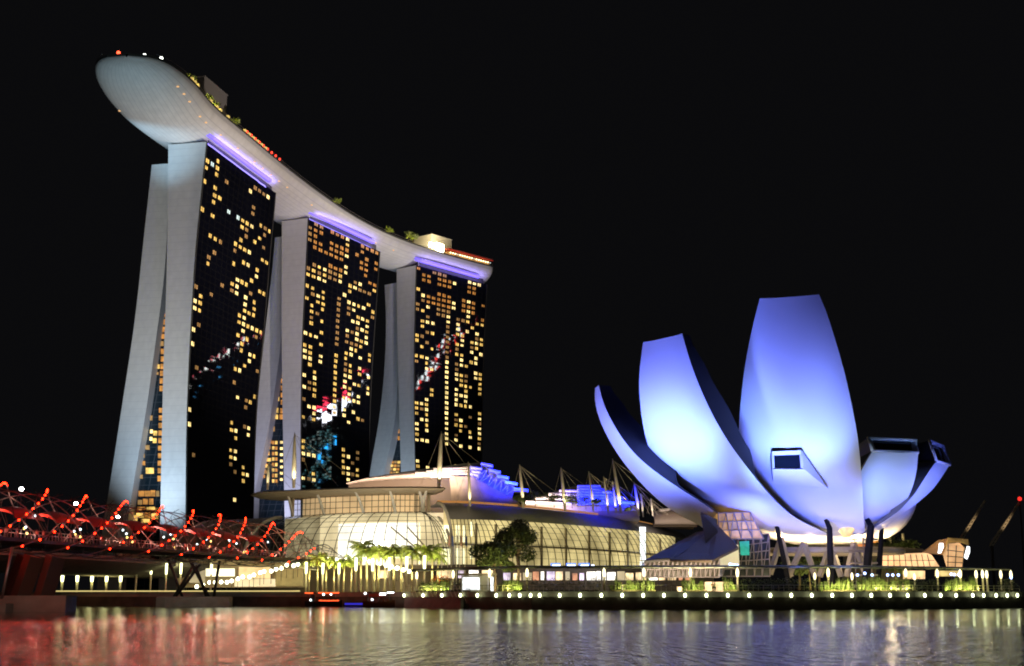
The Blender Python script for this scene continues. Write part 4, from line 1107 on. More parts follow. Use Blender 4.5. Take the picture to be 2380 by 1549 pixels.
for a, b_ in ((0, 1), (2, 3), (4, 5)):
    wall_strip(RV, a, b_, 10.8, 6.6, 11.4, M['int_bright'], 'shop_window'); wall_strip(RV, a, b_, 10.8, .4, 4.8, M['int_bright'], 'shop_window')
for k in range(8, 36, 3):
    mb = MB(); a = vpt(RV[k], (9.5, 0)); mb.bar(a, a + Vector((0, 0, 12)), .4); LP(mb, 'interior_column', M['soffit'])
for z in (6.1,):
    mb = MB(); mb.grid([[vpt(q_, (7, z)), vpt(q_, (11.4, z)), vpt(q_, (11.4, z - .4)), vpt(q_, (7, z - .4)), vpt(q_, (7, z))] for q_ in RV], 0, False); LP(mb, 'floor_slab', M['soffit'])
# corner where the two vaults meet
for zz0, zz1, m_, nm in ((-.05, 15.2, M['int_warm'], 'interior_wall'),):
    mb = MB(); A_ = vpt(LV[19], (12.9, zz0)); B_ = vpt(RV[3], (11.7, zz0)); mb.quad(A_, B_, B_ + Vector((0, 0, zz1)), A_ + Vector((0, 0, zz1))); LP(mb, nm, m_)
for x0, x1 in ((1028, 1047), (1057, 1071), (1082, 1098)):
    for y0, y1 in ((1213, 1248), (1264, 1300)):
        mb = MB(); q4 = [at(x0, y1, 401), at(x1, y1, 401), at(x1, y0, 401), at(x0, y0, 401)]; mb.quad(*q4)
        for k in range(4): mb.quad(q4[k], q4[k] + Vector((0, .3, 0)), q4[(k + 1) % 4] + Vector((0, .3, 0)), q4[(k + 1) % 4])
        LP(mb, 'shop_window', M['int_bright'])
# tall white display inside
a = vpt(RV[29], (4, .2)); mb = MB()
tx = Vector((RV[29][1].y * -1, RV[29][1].x, 0)) 
for z0, z1, w_ in ((0, 2.6, 2.4), (3.0, 12.0, 2.0), (12.3, 14, 2.2)):
    mb.box(a + Vector((0, 0, (z0 + z1) / 2)), (w_, .3, z1 - z0), .4)
LP(mb, 'display_screen', emit('display_screen', (.9, .95, 1), 2.2))
# ground floor shops behind the planting
def shop(px0, px1, y0, y1, Y, m_, par=mall, nm='shopfront'):
    mb = MB(); A = [at(px0, y1, Y), at(px1, y1, Y), at(px1, y0, Y), at(px0, y0, Y)]; mb.quad(*A)
    for k in range(4): p, r_ = A[k], A[(k + 1) % 4]; mb.quad(p, p + Vector((0, .4, 0)), r_ + Vector((0, .4, 0)), r_)
    o = LP(mb, nm, m_); return o
rs = random.Random(5)
x = 1170
cs = [emit('shop_a', (1, .75, .42), 1.1, var=.9, vscale=.5), emit('shop_b', (1, .95, .85), 2.0, var=.8, vscale=.6), emit('shop_c', (1, .45, .25), .6, var=.9, vscale=.5), emit('shop_d', (.9, .75, 1), .9, var=.8, vscale=.5), M['int_dim']]
while x < 1600:
    w_ = rs.uniform(7, 22); shop(x, x + w_, rs.uniform(1328, 1333), 1349, 384 if x < 1400 else 372, cs[min(4, int(rs.random() ** 1.1 * 5))]); x += w_ + rs.uniform(1.5, 7)
for x0, x1, m_ in ((880, 905, 0), (1015, 1048, 0), (1065, 1078, 3), (1090, 1112, 1), (1120, 1146, 0)):
    shop(x0, x1, 1326, 1344, 376, cs[m_])
mb = MB(); a = at(1000, 1352, 386); b_ = at(1660, 1352, 386); mb.quad((a.x, 386.5, DECK), (b_.x, 386.5, DECK), (b_.x, 386.5, 10.5), (a.x, 386.5, 10.5)); LP(mb, 'shopfront_wall', M['dark_concrete'])
mb = MB()
for i, px in enumerate((1322, 1328, 1334, 1353, 1359, 1365, 1378, 1287, 1293, 1299)):
    mb.ball(at(px, 1316, 380), .45, 6)
LP(mb, 'sign_lamp', emit('blue_white_lamp', (.55, .7, 1), 6))
mb = MB()
for px0, px1 in ((1316, 1338), (1345, 1370), (1280, 1302)): mb.box((at(px0, 1312, 381) + at(px1, 1312, 381)) / 2, ((px1 - px0) * .12, .3, .6))
LP(mb, 'sign', emit('blue_sign_glow', (.12, .25, 1), 1.2))
# lower left: beige base wall with bright lobby
shop(640, 705, 1308, 1362, 352, mat('base_wall_slats', (.40, .30, .20), .8, var=.2, vscale=.8), nm='base_wall')
shop(478, 545, 1322, 1340, 362, M['int_bright']); shop(555, 628, 1318, 1345, 362, emit('lobby_warm', (1, .74, .36), .9, var=.5, vscale=.3)); shop(440, 476, 1322, 1355, 366, M['int_dim']); shop(545, 640, 1346, 1364, 356, M['int_warm'])
mb = MB(); mb.quad(at(410, 1366, 368), at(720, 1366, 368), at(720, 1300, 368), at(410, 1300, 368)); LP(mb, 'base_wall', M['beige'])
light('AREA', 'plaza_wash', (gx(600, 335), 335, 9), 3400, (.95, .95, .42), (gx(600, 356), 356, 5), (40, 2))
light('AREA', 'plaza_wash', (gx(900, 318), 318, 10), 3400, (.95, .95, .42), (gx(900, 350), 350, 5), (40, 2))

# shell roofs with stepped louvers
THK = {'a': [.3, 1.4, 2.4, 3.8, 5.0, 5.8, 4.6]}
def shell(outline, Y, depth, name, label, lvs, blue0):
    r = empty('shell_roof', at(*outline[0], Y), 0, label, 'roof')
    iv = Matrix.Translation(-r.location)
    def S(mb, nm, m_):
        o = mb.build(nm, m_); sub(o, r); o.matrix_parent_inverse = iv; return o
    top = [at(x, y, Y) for x, y in outline]
    mb = MB(); rows = []
    for i_, p in enumerate(top):
        h = min(p.z - 27.2, THK.get(name, [99] * 9)[i_]); zb_ = p.z - h
        rows.append([Vector((p.x, p.y - 4, zb_ - .1)), Vector((p.x, p.y - 10, zb_ + h * .04)), Vector((p.x, p.y - 8.4, zb_ + h * .42)), Vector((p.x, p.y - 5, zb_ + h * .78)), p, Vector((p.x + 2, p.y + 12, p.z)), Vector((p.x + 3, p.y + 30, 27.2))])
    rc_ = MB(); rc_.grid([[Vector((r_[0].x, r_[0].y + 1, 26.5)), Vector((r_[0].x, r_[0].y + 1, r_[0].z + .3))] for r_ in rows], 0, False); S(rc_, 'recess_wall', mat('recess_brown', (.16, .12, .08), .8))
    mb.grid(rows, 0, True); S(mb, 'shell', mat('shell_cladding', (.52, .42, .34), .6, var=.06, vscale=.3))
    for (x0, y0, x1, y1, dy, mt) in lvs:
        mb = MB(); a = at(x0, y0, Y - dy); b_ = at(x1, y1, Y - dy); c = (a + b_) / 2; L_ = (b_ - a).length
        mb.bar(a, b_, .42); mb.box(c + Vector((0, 4, -.1)), (L_, 8, .35)); S(mb, 'louver', mt)
    return r, S
LW = M['louver']
lw_lit = mat('louver_lit', (.75, .66, .58), .5)
r1, S1 = shell([(813, 1127), (858.5, 1111), (926, 1099), (1016, 1086), (1083.6, 1077.5), (1119.7, 1076), (1128, 1085)], 440, 0, 'a', 'curved pinkish shell roof with blue stepped louvers behind the gallery', 
    [(1008, 1092, 1090, 1089, 10, lw_lit), (990, 1097, 1092, 1095, 11, lw_lit), (965, 1101, 1094, 1101, 12, lw_lit), (1000, 1107, 1100, 1108, 12.5, lw_lit)] +
    [(1118, 1078, 1145, 1083, 12, LW), (1137, 1092, 1163, 1099, 14, LW), (1155, 1106, 1182, 1112, 16, LW), (1174, 1120, 1203, 1126, 18, LW), (1194, 1137, 1228, 1141, 20, LW)] +
    [(1092, 1087, 1120, 1090, 14, LW), (1094, 1095, 1116, 1098, 14, LW), (1092, 1102, 1112, 1105, 14, LW), (1096, 1109, 1112, 1112, 14, LW)], 0)
mb = MB()
L0 = [(1094, 1116), (1128, 1138), (1160, 1150), (1190, 1158)]; U0 = [(1122, 1082), (1148, 1096), (1168, 1114), (1196, 1135)]
A_ = [at(x, y, 430) for x, y in L0]; B_ = [at(x, y, 430) for x, y in U0]
for k in range(3):
    for t in (0, .5): mb.bar(A_[k].lerp(A_[k + 1], t), B_[k].lerp(B_[k + 1], t), .22)
    mb.bar(A_[k], B_[k].lerp(B_[k + 1], .5), .18); mb.bar(A_[k].lerp(A_[k + 1], .5), B_[k + 1], .18)
mb.tube(A_, .5, 5); mb.tube(B_, .3, 5)
S1(mb, 'truss', M['louver'])
mb = MB(); 
for k in range(3): mb.quad(*[p + Vector((0, 3, 0)) for p in (A_[k], A_[k + 1], B_[k + 1], B_[k])])
S1(mb, 'truss_backing', mat('truss_backing', (.4, .4, .42), .6))
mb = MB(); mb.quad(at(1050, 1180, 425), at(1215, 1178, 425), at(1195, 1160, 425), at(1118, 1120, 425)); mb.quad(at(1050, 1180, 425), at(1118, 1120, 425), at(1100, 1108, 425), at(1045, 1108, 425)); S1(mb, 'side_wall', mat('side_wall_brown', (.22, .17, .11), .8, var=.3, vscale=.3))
r2, S2 = shell([(1212, 1172), (1240, 1160), (1290, 1143), (1340, 1130), (1385, 1127), (1440, 1150), (1480, 1180)], 480, 0, 'b', 'smaller white and blue louvered roof behind the row of masts',
    [(1222, 1167 , 1330, 1172, 14, lw_lit), (1245, 1158, 1335, 1161, 13, lw_lit), (1275, 1149, 1340, 1151, 13, lw_lit), (1300, 1141, 1350, 1142, 13, lw_lit)] +
    [(1342, 1131 + k * 6, 1395 + k * 11, 1131 + k * 7.5, 14 + k, LW) for k in range(7)] + [(1400, 1143, 1425, 1146, 20, LW), (1420, 1155, 1448, 1158, 21, LW), (1440, 1167, 1475, 1170, 22, LW)], 0)
mb = MB()
for x0, y0, x1, y1 in ((1385, 1140, 1400, 1183), (1410, 1150, 1400, 1183), (1425, 1155, 1440, 1187), (1450, 1165, 1440, 1187)): mb.bar(at(x0, y0, 466), at(x1, y1, 466), .4)
mb.quad(at(1370, 1135, 470), at(1380, 1188, 470), at(1480, 1188, 470), at(1420, 1150, 470))
S2(mb, 'truss', M['louver'])
r3, S3 = shell([(1515, 1192), (1540, 1184), (1580, 1178), (1605, 1186), (1616, 1194)], 500, 0, 'c', 'small pale canopy roof at the far right end of the mall', [(1532, 1187, 1556, 1184, 14, lw_lit), (1556, 1183, 1592, 1179, 14, lw_lit)], 0)
for nm_, p_, W_, t_, sz_ in (('blue_wash', at(1212, 1128, 416), 13000, at(1160, 1110, 431), (8, 3)), ('blue_wash', at(1205, 1128, 413), 8000, at(1150, 1105, 428), (8, 4)),
                             ('blue_wash', at(1420, 1172, 455), 9000, at(1405, 1145, 466), (22, 2)), ('blue_wash', at(1400, 1158, 454), 6000, at(1395, 1145, 468), (20, 5))):
    l_ = light('AREA', nm_, p_, W_ * .6, (.006, .014, 1), t_, sz_); l_.data.spread = radians(65)
light('AREA', 'shell_wash', at(920, 1126, 416), 6500, (1, .76, .62), at(945, 1098, 436), (42, 1)).data.spread = radians(100)
light('AREA', 'shell_wash', at(1025, 1116, 418), 1500, (1, .82, .74), at(1025, 1095, 436), (14, 1)).data.spread = radians(90)
light('AREA', 'shell_wash', at(1250, 1185, 455), 4200, (1, .82, .78), at(1260, 1155, 475), (16, 1)).data.spread = radians(90)
light('AREA', 'mall_roof_fill', (gx(1300, 330), 330, 6), 7000, (1, .86, .74), (gx(1350, 410), 410, 24), (70, 2))  # added area light that brightens the mall roof; no such lamp stands there
light('AREA', 'shell_wash', at(1565, 1205, 470), 2500, (1, .82, .7), at(1565, 1183, 490), (14, 1))

# masts with stays
mast_g = 'white raking masts along the mall roof'
masts = [(1020, 1127, 1026, 1003, 410, .75), (683, 1127, 685, 1006, 405, .70), (622, 1131, 625, 1074, 412, .5), (1092.6, 1174, 1088, 1074, 402, .5), (1216.4, 1174, 1207.4, 1079.7, 408, .55),
         (1313.5, 1180, 1303.5, 1085.5, 426, .6), (1379.5, 1181, 1368.3, 1096.3, 440, .5), (1414.3, 1186, 1402.5, 1107, 450, .45), (1432, 1186, 1423, 1117, 456, .42),
         (1443.5, 1186, 1423.5, 1066.5, 446, .6), (1485.5, 1193, 1473.5, 1121, 462, .5), (1495, 1195, 1489, 1147, 470, .35), (1517, 1193, 1512, 1158, 478, .35)]
masts.sort(key=lambda m: m[0])
for i, (x0, y0, x1, y1, Y, r_) in enumerate(masts):
    a = at(x0, y0, Y); b_ = at(x1, y1, Y)
    root = empty('mast', a, 0, 'slender cream roof mast with stay cables, ' + nth(i, len(masts)) + ' along the mall', 'mast', mast_g)
    v = b_ - a
    mb = MB(); mb.tube([(0, 0, -1), v * .35, v * .8, v], [r_ * .6, r_, r_ * .6, r_ * .15], 8); mb.build('pole', M['mast'], root)
    if True:
        mb = MB()
        sg = 1 if x0 > 1100 or i % 2 else 1
        H = v.z
        mb.bar(v * .97, v * .0 + Vector((H * 1.3, 6, 0)), .05); mb.bar(v * .97, Vector((H * .8, 6, 0)), .05)
        mb.bar(v * .97, Vector((-H * .35, 2, 0)), .05); mb.bar(v * .97, Vector((H * .35, 3, 0)), .05)
        mb.build('cable', M['cable'], root)
    light('SPOT', 'mast_uplight', a + Vector((.3, -2.5, -.2)), 2000 * (v.z / 10) ** 2, (1, .85, .5), a + v * .55, .2, 70, .8)

# ------------------------------------------------------------------ helix footbridge
CL = [Vector((x, y, 13.9)) for x, y in [(-83, 150), (-82, 175), (-80, 198), (-77.3, 214.5), (-75.7, 227.7), (-73.5, 240.7), (-70.6, 252.8), (-67.5, 266), (-64.5, 281), (-61.5, 298), (-57.5, 314), (-51.5, 331), (-44, 348)]]
NB = 400
cl = [catmull(CL, k / NB) for k in range(NB + 1)]
S_ = [0]
for a, b_ in zip(cl[:-1], cl[1:]): S_.append(S_[-1] + (b_ - a).length)
LT = S_[-1]
def clp(s):
    s = min(max(s, 0), LT - 1e-3); lo, hi = 0, NB
    while hi - lo > 1:
        m_ = (lo + hi) // 2
        if S_[m_] <= s: lo = m_
        else: hi = m_
    t = (s - S_[lo]) / (S_[lo + 1] - S_[lo]); p = cl[lo].lerp(cl[lo + 1], t); d = (cl[lo + 1] - cl[lo]).normalized()
    return p, d, Vector((d.y, -d.x, 0))            # right-hand side faces the camera
hb = empty('footbridge', (cl[200].x, cl[200].y, 13.9), 0, 'steel double helix footbridge strung with red lamps, coming in from the left edge', 'bridge')
def HP(mb, name, mats):
    o = mb.build(name, mats, hb); o.matrix_parent_inverse = Matrix.Translation(-hb.location); return o
def hel(s, ang, R):
    p, d, r_ = clp(s)
    fade = 1.0
    if s > LT - 42:                      # the tubes spread and come down at the landing
        k = (s - (LT - 42)) / 42; fade = 1 - .55 * k * k; p = p + Vector((0, 0, -3.2 * k * k))
    return p + (r_ * cos(ang) + Vector((0, 0, 1)) * sin(ang)) * R * fade
s_crest = None
# arc position of a known crest
tgt = Vector((-70.6, 252.8, 0)); s0 = min(range(NB + 1), key=lambda k: (Vector((cl[k].x, cl[k].y, 0)) - tgt).length); s0 = S_[s0]
PITCHL = 70.0; NSTR = 5
leds = []
for k in range(NSTR):
    mb = MB(); pts = []
    n = int(LT / 1.4)
    for i in range(n + 1):
        s = LT * i / n
        ang = pi / 2 + (s - s0 - k * PITCHL / NSTR) * 2 * pi / PITCHL * 1.0
        # going away from the viewer the strand climbs on the near side, passes the crest and drops on the far side
        pts.append(hel(s, ang, 5.2))
    mb.tube(pts, .11, 6); HP(mb, 'outer_helix', M['steel'])
    s = 0
    while s < LT - 16:
        ang = pi / 2 + (s - s0 - k * PITCHL / NSTR) * 2 * pi / PITCHL
        c = cos(ang)
        if (c > -.05 or (c > -.75 and len(leds) % 2 == 0)) and sin(ang) > -.86:
            leds.append((hel(s, ang, 5.32), s))
        s += 2.05 if sin(ang) > -.5 and c > -.05 else 3.2
for k in range(NSTR):
    mb = MB(); pts = []
    for i in range(n + 1):
        s = LT * i / n; ang = pi / 2 - (s - s0 - k * PITCHL / NSTR) * 2 * pi / PITCHL * 1.45 + .3
        pts.append(hel(s, ang, 4.35))
    mb.tube(pts, .085, 6); HP(mb, 'inner_helix', M['steel'])
mb = MB()
for k in range(int(LT / 3.5)):
    s = k * 3.5
    for j in range(7):
        a0 = 2 * pi * j / 7 + k * .5; mb.bar(hel(s, a0, 5.15), hel(s + 1.2, a0 + .5, 4.35), .05)
        if j % 2 == 0: mb.bar(hel(s, a0, 4.35), hel(s + 3.0, a0 + .9, 5.15), .045)
HP(mb, 'strut', M['steel_dark'])
# deck, edge beams, glass parapets
mb = MB(); rows = []
for i in range(0, NB + 1, 4):
    s = S_[i]; p, d, r_ = clp(s); zd = 10.9 - (0 if s < LT - 40 else 0)
    rows.append([Vector((p.x + r_.x * w_, p.y + r_.y * w_, zd + z_)) for w_, z_ in ((3.1, 0), (3.1, -.55), (1.5, -1.0), (-1.5, -1.0), (-3.1, -.55), (-3.1, 0), (3.1, 0))])
mb.grid(rows, 0, False); HP(mb, 'deck', M['steel_dark'])
mb = MB()
for w_ in (3.15, -3.15):
    mb.tube([Vector((r_[0].x, r_[0].y, 0)) * 0 + (r_[0] if w_ > 0 else r_[5]) + Vector((0, 0, 1.25)) for r_ in rows], .05, 4, 0, False)
for i in range(0, NB + 1, 3):
    p, d, r_ = clp(S_[i]); 
    for w_ in (3.15, -3.15): mb.bar(Vector((p.x + r_.x * w_, p.y + r_.y * w_, 10.9)), Vector((p.x + r_.x * w_, p.y + r_.y * w_, 12.1)), .03)
HP(mb, 'parapet', M['steel'])
# curved shade canopies inside, catching red light
mred = mat('red_mesh_canopy', (.55, .06, .04), .5)
s = 6; ci = 0
while s < LT - 34:
    mb = MB(); rr = []
    for i in range(9):
        q_ = s + i * 1.15; base = -.15 + i * .06
        p_, d_, r_ = clp(q_); rr.append([p_ + Vector((0, 0, -.9)) + r_ * cos(.35 + a * .28) * 3.0 + Vector((0, 0, 1)) * sin(.35 + a * .28) * 2.9 * (.8 + .2 * sin(i * pi / 8)) for a in range(8)])
    mb.grid(rr, 0, True); HP(mb, 'canopy', mred); s += 13.6; ci += 1
# lamps
leds.sort(key=lambda t: (t[0] - CAM).length)
inview = [t for t in leds if t[0].x / t[0].y > -.385]
rest = [t for t in leds if t[0].x / t[0].y <= -.385]
base_led = MB(); base_led.ball((0, 0, 0), .16, 6)
me_led = None
for j, (p, s) in enumerate(inview[:100]):
    if me_led is None:
        o = base_led.build('lamp', M['led'], hb); me_led = o.data
    else:
        o = bpy.data.objects.new('lamp', me_led); COL.objects.link(o); o.parent = hb
    o.location = p - hb.location
mb = MB()
for p, s in inview[100:] + rest: mb.ball(p, .16, 6)
if mb.f: o = HP(mb, 'lamp', M['led']); o['kind'] = 'stuff'
print('LEDS', len(inview), len(rest))
for k in range(26):
    s = 4 + k * 7.4
    if s > LT - 20: break
    p, d, r_ = clp(s)
    light('POINT', 'red_glow', p + r_ * 1.0 + Vector((0, 0, -.4)), 420, (1, .03, .01), size=.35)
    if k % 2 == 0: light('POINT', 'tube_fill', p - r_ * 1.5 + Vector((0, 0, -1.6)), 900, (1, .60, .46), size=.3)  # warm point lights are added fill so the helix tubes show more
    if k % 2 == 0: light('POINT', 'red_glow', p + r_ * 6.4 + Vector((0, 0, 1.0)), 240, (1, .05, .015), size=.4)
# white deck spots
mb = MB()
for k in range(20):
    s = 8 + k * 8.3; p, d, r_ = clp(s); mb.ball(p + r_ * (2.8 if k % 2 else -2.6) + Vector((0, 0, random.uniform(-1.2, .6))), .20, 6)
HP(mb, 'deck_lamp', emit('cool_deck_lamp', (.75, .95, 1), 4))
mb = MB()
for k in range(16):
    s = 30 + k * 9.1; p, d, r_ = clp(s)
    if s < LT - 14: mb.ball(p + r_ * (-2.9 if k % 2 else 1.0) + Vector((0, 0, random.uniform(-2.4, -.4))), .22, 6)
HP(mb, 'deck_lamp', emit('amber_deck_lamp', (1, .72, .2), 3))
# pier under the bridge: V legs on a long pile cap
def pier(pxc, Y, half, footpx0, footpx1, label):
    r = empty('bridge_pier', at(pxc, 1395, Y), 0, label, 'bridge pier', None); iv = Matrix.Translation(-r.location)
    a = at(footpx0, 1399, Y); b_ = at(footpx1, 1399, Y); c = (a + b_) / 2
    mb = MB(); wdt = b_.x - a.x; n = 20; top = []; 
    rr = []
    for z in (-.5, .9, 1.9, 2.1):
        ins = .25 if z > 2 else 0
        rr.append([Vector((c.x + (wdt / 2 - ins) * max(-1, min(1, cos(t) * 1.25)), c.y + (2.6 - ins) * max(-1, min(1, sin(t) * 1.25)), z)) for t in [2 * pi * j / n for j in range(n)]])
    mb.grid(rr, 0, False, True); mb.poly(rr[-1])
    o = mb.build('pile_cap', M['concrete']); sub(o, r); o.matrix_parent_inverse = iv
    return r, iv
r, iv = pier(450, 300, 10, 368, 536, 'long pale pile cap carrying crossed steel legs under the footbridge')
for (x0, y0, x1, y1, dy) in ((408, 1385, 467, 1310, 0), (486, 1385, 441, 1302, -1), (497, 1387, 510, 1305, 2), (424, 1385, 391, 1300, 2), (404, 1386, 450, 1315, 3), (480, 1386, 455, 1315, 3)):
    mb = MB(); a = at(x0, y0, 300 + dy); a.z = 2.0; b_ = at(x1, y1, 299 + dy); mb.tube([a, b_], .32, 7)
    o = mb.build('leg', M['steel_dark']); sub(o, r); o.matrix_parent_inverse = iv

light('AREA', 'pier_fill', (gx(450, 288), 286, 5), 260, (1, .80, .62), (gx(450, 300), 300, 1), (16, 1))  # unseen area lights added to brighten the pile caps
light('AREA', 'pier_fill', (gx(60, 193), 190, 6), 200, (1, .62, .48), (gx(60, 203), 203, 1.5), (14, 1))
# road bridge behind the footbridge
rb = empty('road_bridge', (gx(60, 240), 240, 8), 0, 'dark low road bridge behind the footbridge at the left edge', 'bridge'); ivr = Matrix.Translation(-rb.location)
def RB(mb, nm, m_): o = mb.build(nm, m_); sub(o, rb); o.matrix_parent_inverse = ivr; return o
RC = [Vector((x, y, 0)) for x, y in [(-118, 170), (-108, 205), (-101, 235), (-97, 265), (-93, 295), (-92, 330), (-92, 370)]]
mb = MB(); rows = []
for k in range(41):
    t = k / 40; p = catmull(RC, t); d = (catmull(RC, min(1, t + .01)) - catmull(RC, max(0, t - .01))).normalized(); r_ = Vector((d.y, -d.x, 0))
    rows.append([p + r_ * w_ + Vector((0, 0, z_)) for w_, z_ in ((12, 10.3), (12, 9.2), (9.5, 8.3), (5, 6.9), (-5, 6.7), (-10, 8.2), (-12, 9.2), (-12, 10.3), (12, 10.3))])
mb.grid(rows, 0, False); RB(mb, 'deck', M['dark_concrete'])
mb = MB(); mb.tube([r_[0] + Vector((0, 0, .9)) for r_ in rows], .12, 4); 
for r_ in rows: mb.bar(r_[0], r_[0] + Vector((0, 0, .9)), .08)
RB(mb, 'railing', M['steel_dark'])
mb = MB(); a = at(95, 1345, 322); 
RB_ab = [(at(x, y, 330)) for x, y in ((-60, 1318), (60, 1318), (180, 1322), (270, 1318), (330, 1305), (360, 1290))]
mb = MB(); mb.grid([[p, p + Vector((0, -22, .8)), Vector((p.x, p.y - 22, 10)), Vector((p.x, p.y + 10, 10))] for p in RB_ab], 0, False)
RB(mb, 'abutment_soffit', M['beige'])
for (x0, y0, x1, y1, Y) in ((45, 1388, 78, 1318, 205), (100, 1386, 128, 1318, 205), (20, 1390, 60, 1318, 212)):
    mb = MB(); a = at(x0, y0, Y); b_ = at(x1, y1, Y); mb.tube([a - Vector((0, 0, .5)), b_ + Vector((0, 0, 1.5))], 1.5, 4, 0, True, False); RB(mb, 'column', mat('pier_concrete_brown', (.11, .08, .065), .85))
mb = MB(); c = at(30, 1395, 203); mb.box((c.x, c.y, 1.1), (17, 5, 2.4)); mb.box((c.x - 5, c.y - 3, .2), (12, 5, 2.0)); RB(mb, 'pile_cap', M['concrete'])
light('AREA', 'abutment_wash', at(230, 1362, 325), 1100, (1, .85, .30), at(230, 1318, 325), (26, 2))
# street lamps on the road bridge
for i, (px, py) in enumerate(((50, 1137), (176, 1171), (274, 1202))):
    Y = (235, 262, 290)[i]; b_ = at(px, py, Y)
    r = empty('street_lamp', (b_.x, b_.y, 10.3), 0, 'bright white street lamp behind the footbridge, ' + ('leftmost', 'middle', 'rightmost')[i] + ' of three', 'street lamp', 'white street lamps on the road bridge')
    h = b_.z - 10.3
    mb = MB(); mb.tube([(0, 0, 0), (0, 0, h * .96), (0, 0, h)], [.12, .07, .06], 6); mb.build('pole', M['steel_dark'], r)
    mb = MB(); mb.ball((0, 0, h), .42, 8, 0, .7); mb.build('lamp', emit('street_lamp', (1, 1, .95), 40, True), r)
# dark mooring pole at left
mb = MB(); a = at(4, 1392, 196); b_ = at(29, 1272, 196); mb.tube([a, b_], .2, 6)
tag(mb.build('pole', M['steel']), 'thin leaning steel pole in the water at the far left edge', 'pole')
# ------------------------------------------------------------------ waterfront details
def place(o, loc, rz=0, s=1, label=None):
    o.location = loc; o.rotation_euler = (0, 0, rz); o.scale = (s, s, s)
    if label: o['label'] = label
    return o
# ledge lamps on the quay wall
lx = [939.6, 983.5, 1027, 1070, 1109.5, 1153.4, 1183.8, 1208, 1233] + [1162 + c * .5117 for c in (180, 271, 364, 460, 555, 650, 744, 840, 937, 1034, 1131, 1227, 1322, 1415, 1508, 1597, 1685, 1770, 1850, 1928, 2000, 2070, 2135, 2195, 2252, 2302, 2348)]
def on_bank(px, off=0.0):
    for (a, b_) in zip(bank[:-1], bank[1:]):
        p0 = 1190 + F * a[0] / a[1] * 1.004; p1 = 1190 + F * b_[0] / b_[1] * 1.004
        if p0 <= px <= p1:
            # solve along the segment
            lo, hi = 0, 1
            for _ in range(30):
                m_ = (lo + hi) / 2; x = a[0] + m_ * (b_[0] - a[0]); y = a[1] + m_ * (b_[1] - a[1])
                if gx(px, y) > x: lo = m_
                else: hi = m_
            return Vector((x, y - off, 0))
    return Vector((gx(px, 270), 270, 0))
proto = None
n = len(lx)
for i, px in enumerate(lx):
    p = on_bank(px, .25); lab = 'small round ledge lamp on the quay wall, ' + nth(i, n)
    if proto is None:
        proto = empty('ledge_lamp', (0, 0, 0), 0, lab, 'lamp', 'round ledge lamps along the quay wall')
        mb = MB(); mb.tube([(0, 0, -.1), (0, 0, .32)], .10, 6); mb.box((0, .2, 0), (.2, .4, .12)); mb.build('bracket', M['steel_dark'], proto)
        mb = MB(); mb.ball((0, 0, .32), .27, 8, 0, 1.45); mb.build('globe', M['lamp_green'], proto)
        o = proto
    else: o = copy_tree(proto)
    place(o, (p.x, p.y, 2.02), 0, 1, lab)
# railing along the quay
mb = MB(); mr = []
xs = [on_bank(px, -2.2) for px in range(940, 2378, 12)]
mb.tube([p + Vector((0, 0, DECK + 1.1)) for p in xs], .04, 4, 0, False); mb.tube([p + Vector((0, 0, DECK + .6)) for p in xs], .025, 4, 0, False)
for p in xs: mb.bar(p + Vector((0, 0, DECK)), p + Vector((0, 0, DECK + 1.15)), .04)
tag(mb.build('quay_railing', mat('rail_post', (.35, .34, .25), .5)), 'thin steel railing along the top of the quay right of the boats', 'railing')
# covered walkway
cw = empty('walkway_canopy', (gx(1600, 262), 262, DECK), 0, 'long thin canopy roof over the promenade, running to the right edge', 'canopy'); ivc = Matrix.Translation(-cw.location)
def CW(mb, nm, m_): o = mb.build(nm, m_); sub(o, cw); o.matrix_parent_inverse = ivc; return o
cps = [on_bank(px, -9) for px in range(950, 2376, 25)]
mb = MB(); rows = []
for p in cps: rows.append([p + Vector((0, dy, 7.35 + dz)) for dy, dz in ((-2.4, 0), (-2.4, .28), (0, .45), (2.4, .28), (2.4, 0), (0, -.05), (-2.4, 0))])
mb.grid(rows, 0, False); CW(mb, 'roof', M['canopy_green'])
mb = MB()
for p in cps: mb.bar(p + Vector((0, -2.6, 7.3)), p + Vector((0, 2.6, 7.3)), .09)
mb.tube([p + Vector((0, -2.5, 7.5)) for p in cps], .1, 4, 0, False)
CW(mb, 'purlin', M['mullion'])
# glowing columns under the canopy
cx = [963, 1049.5, 1136.5, 1226, 1410, 1505.5, 1616.5, 1729, 1916, 1946, 2005, 2131, 2154, 2205.7, 2253, 2301, 2313, 2326, 2356, 2364]
n = len(cx); proto = None
for i, px in enumerate(cx):
    p = on_bank(px, -7.2 if i in (8, 10, 12, 15, 17) else -6.4); lab = 'uplit cream column under the promenade canopy, ' + nth(i, n)
    if proto is None:
        proto = empty('canopy_column', (0, 0, 0), 0, lab, 'column', 'lit columns of the promenade canopy')
        mb = MB(); mb.tube([(0, 0, 0), (0, 0, 1.6), (0, 0, 4.1)], [.21, .18, .20], 8); mb.build('shaft', M['mast'], proto)
        mb = MB(); mb.tube([(0, 0, .02), (0, 0, .2)], .34, 8); mb.build('base', M['concrete'], proto)
        mb = MB(); mb.ball((0, 0, 3.35), .30, 8, 0, 3.2); mb.build('lamp', emit('column_lamp', (1, .88, .52), 2.6, True), proto)
        o = proto
    else: o = copy_tree(proto)
    place(o, (p.x, p.y, DECK), 0, 1 if i not in (8, 10, 12) else .8, lab)
    light('POINT', 'column_glow', (p.x, p.y - .7, DECK + 3.4), 90, (1, .93, .42), size=1.2)
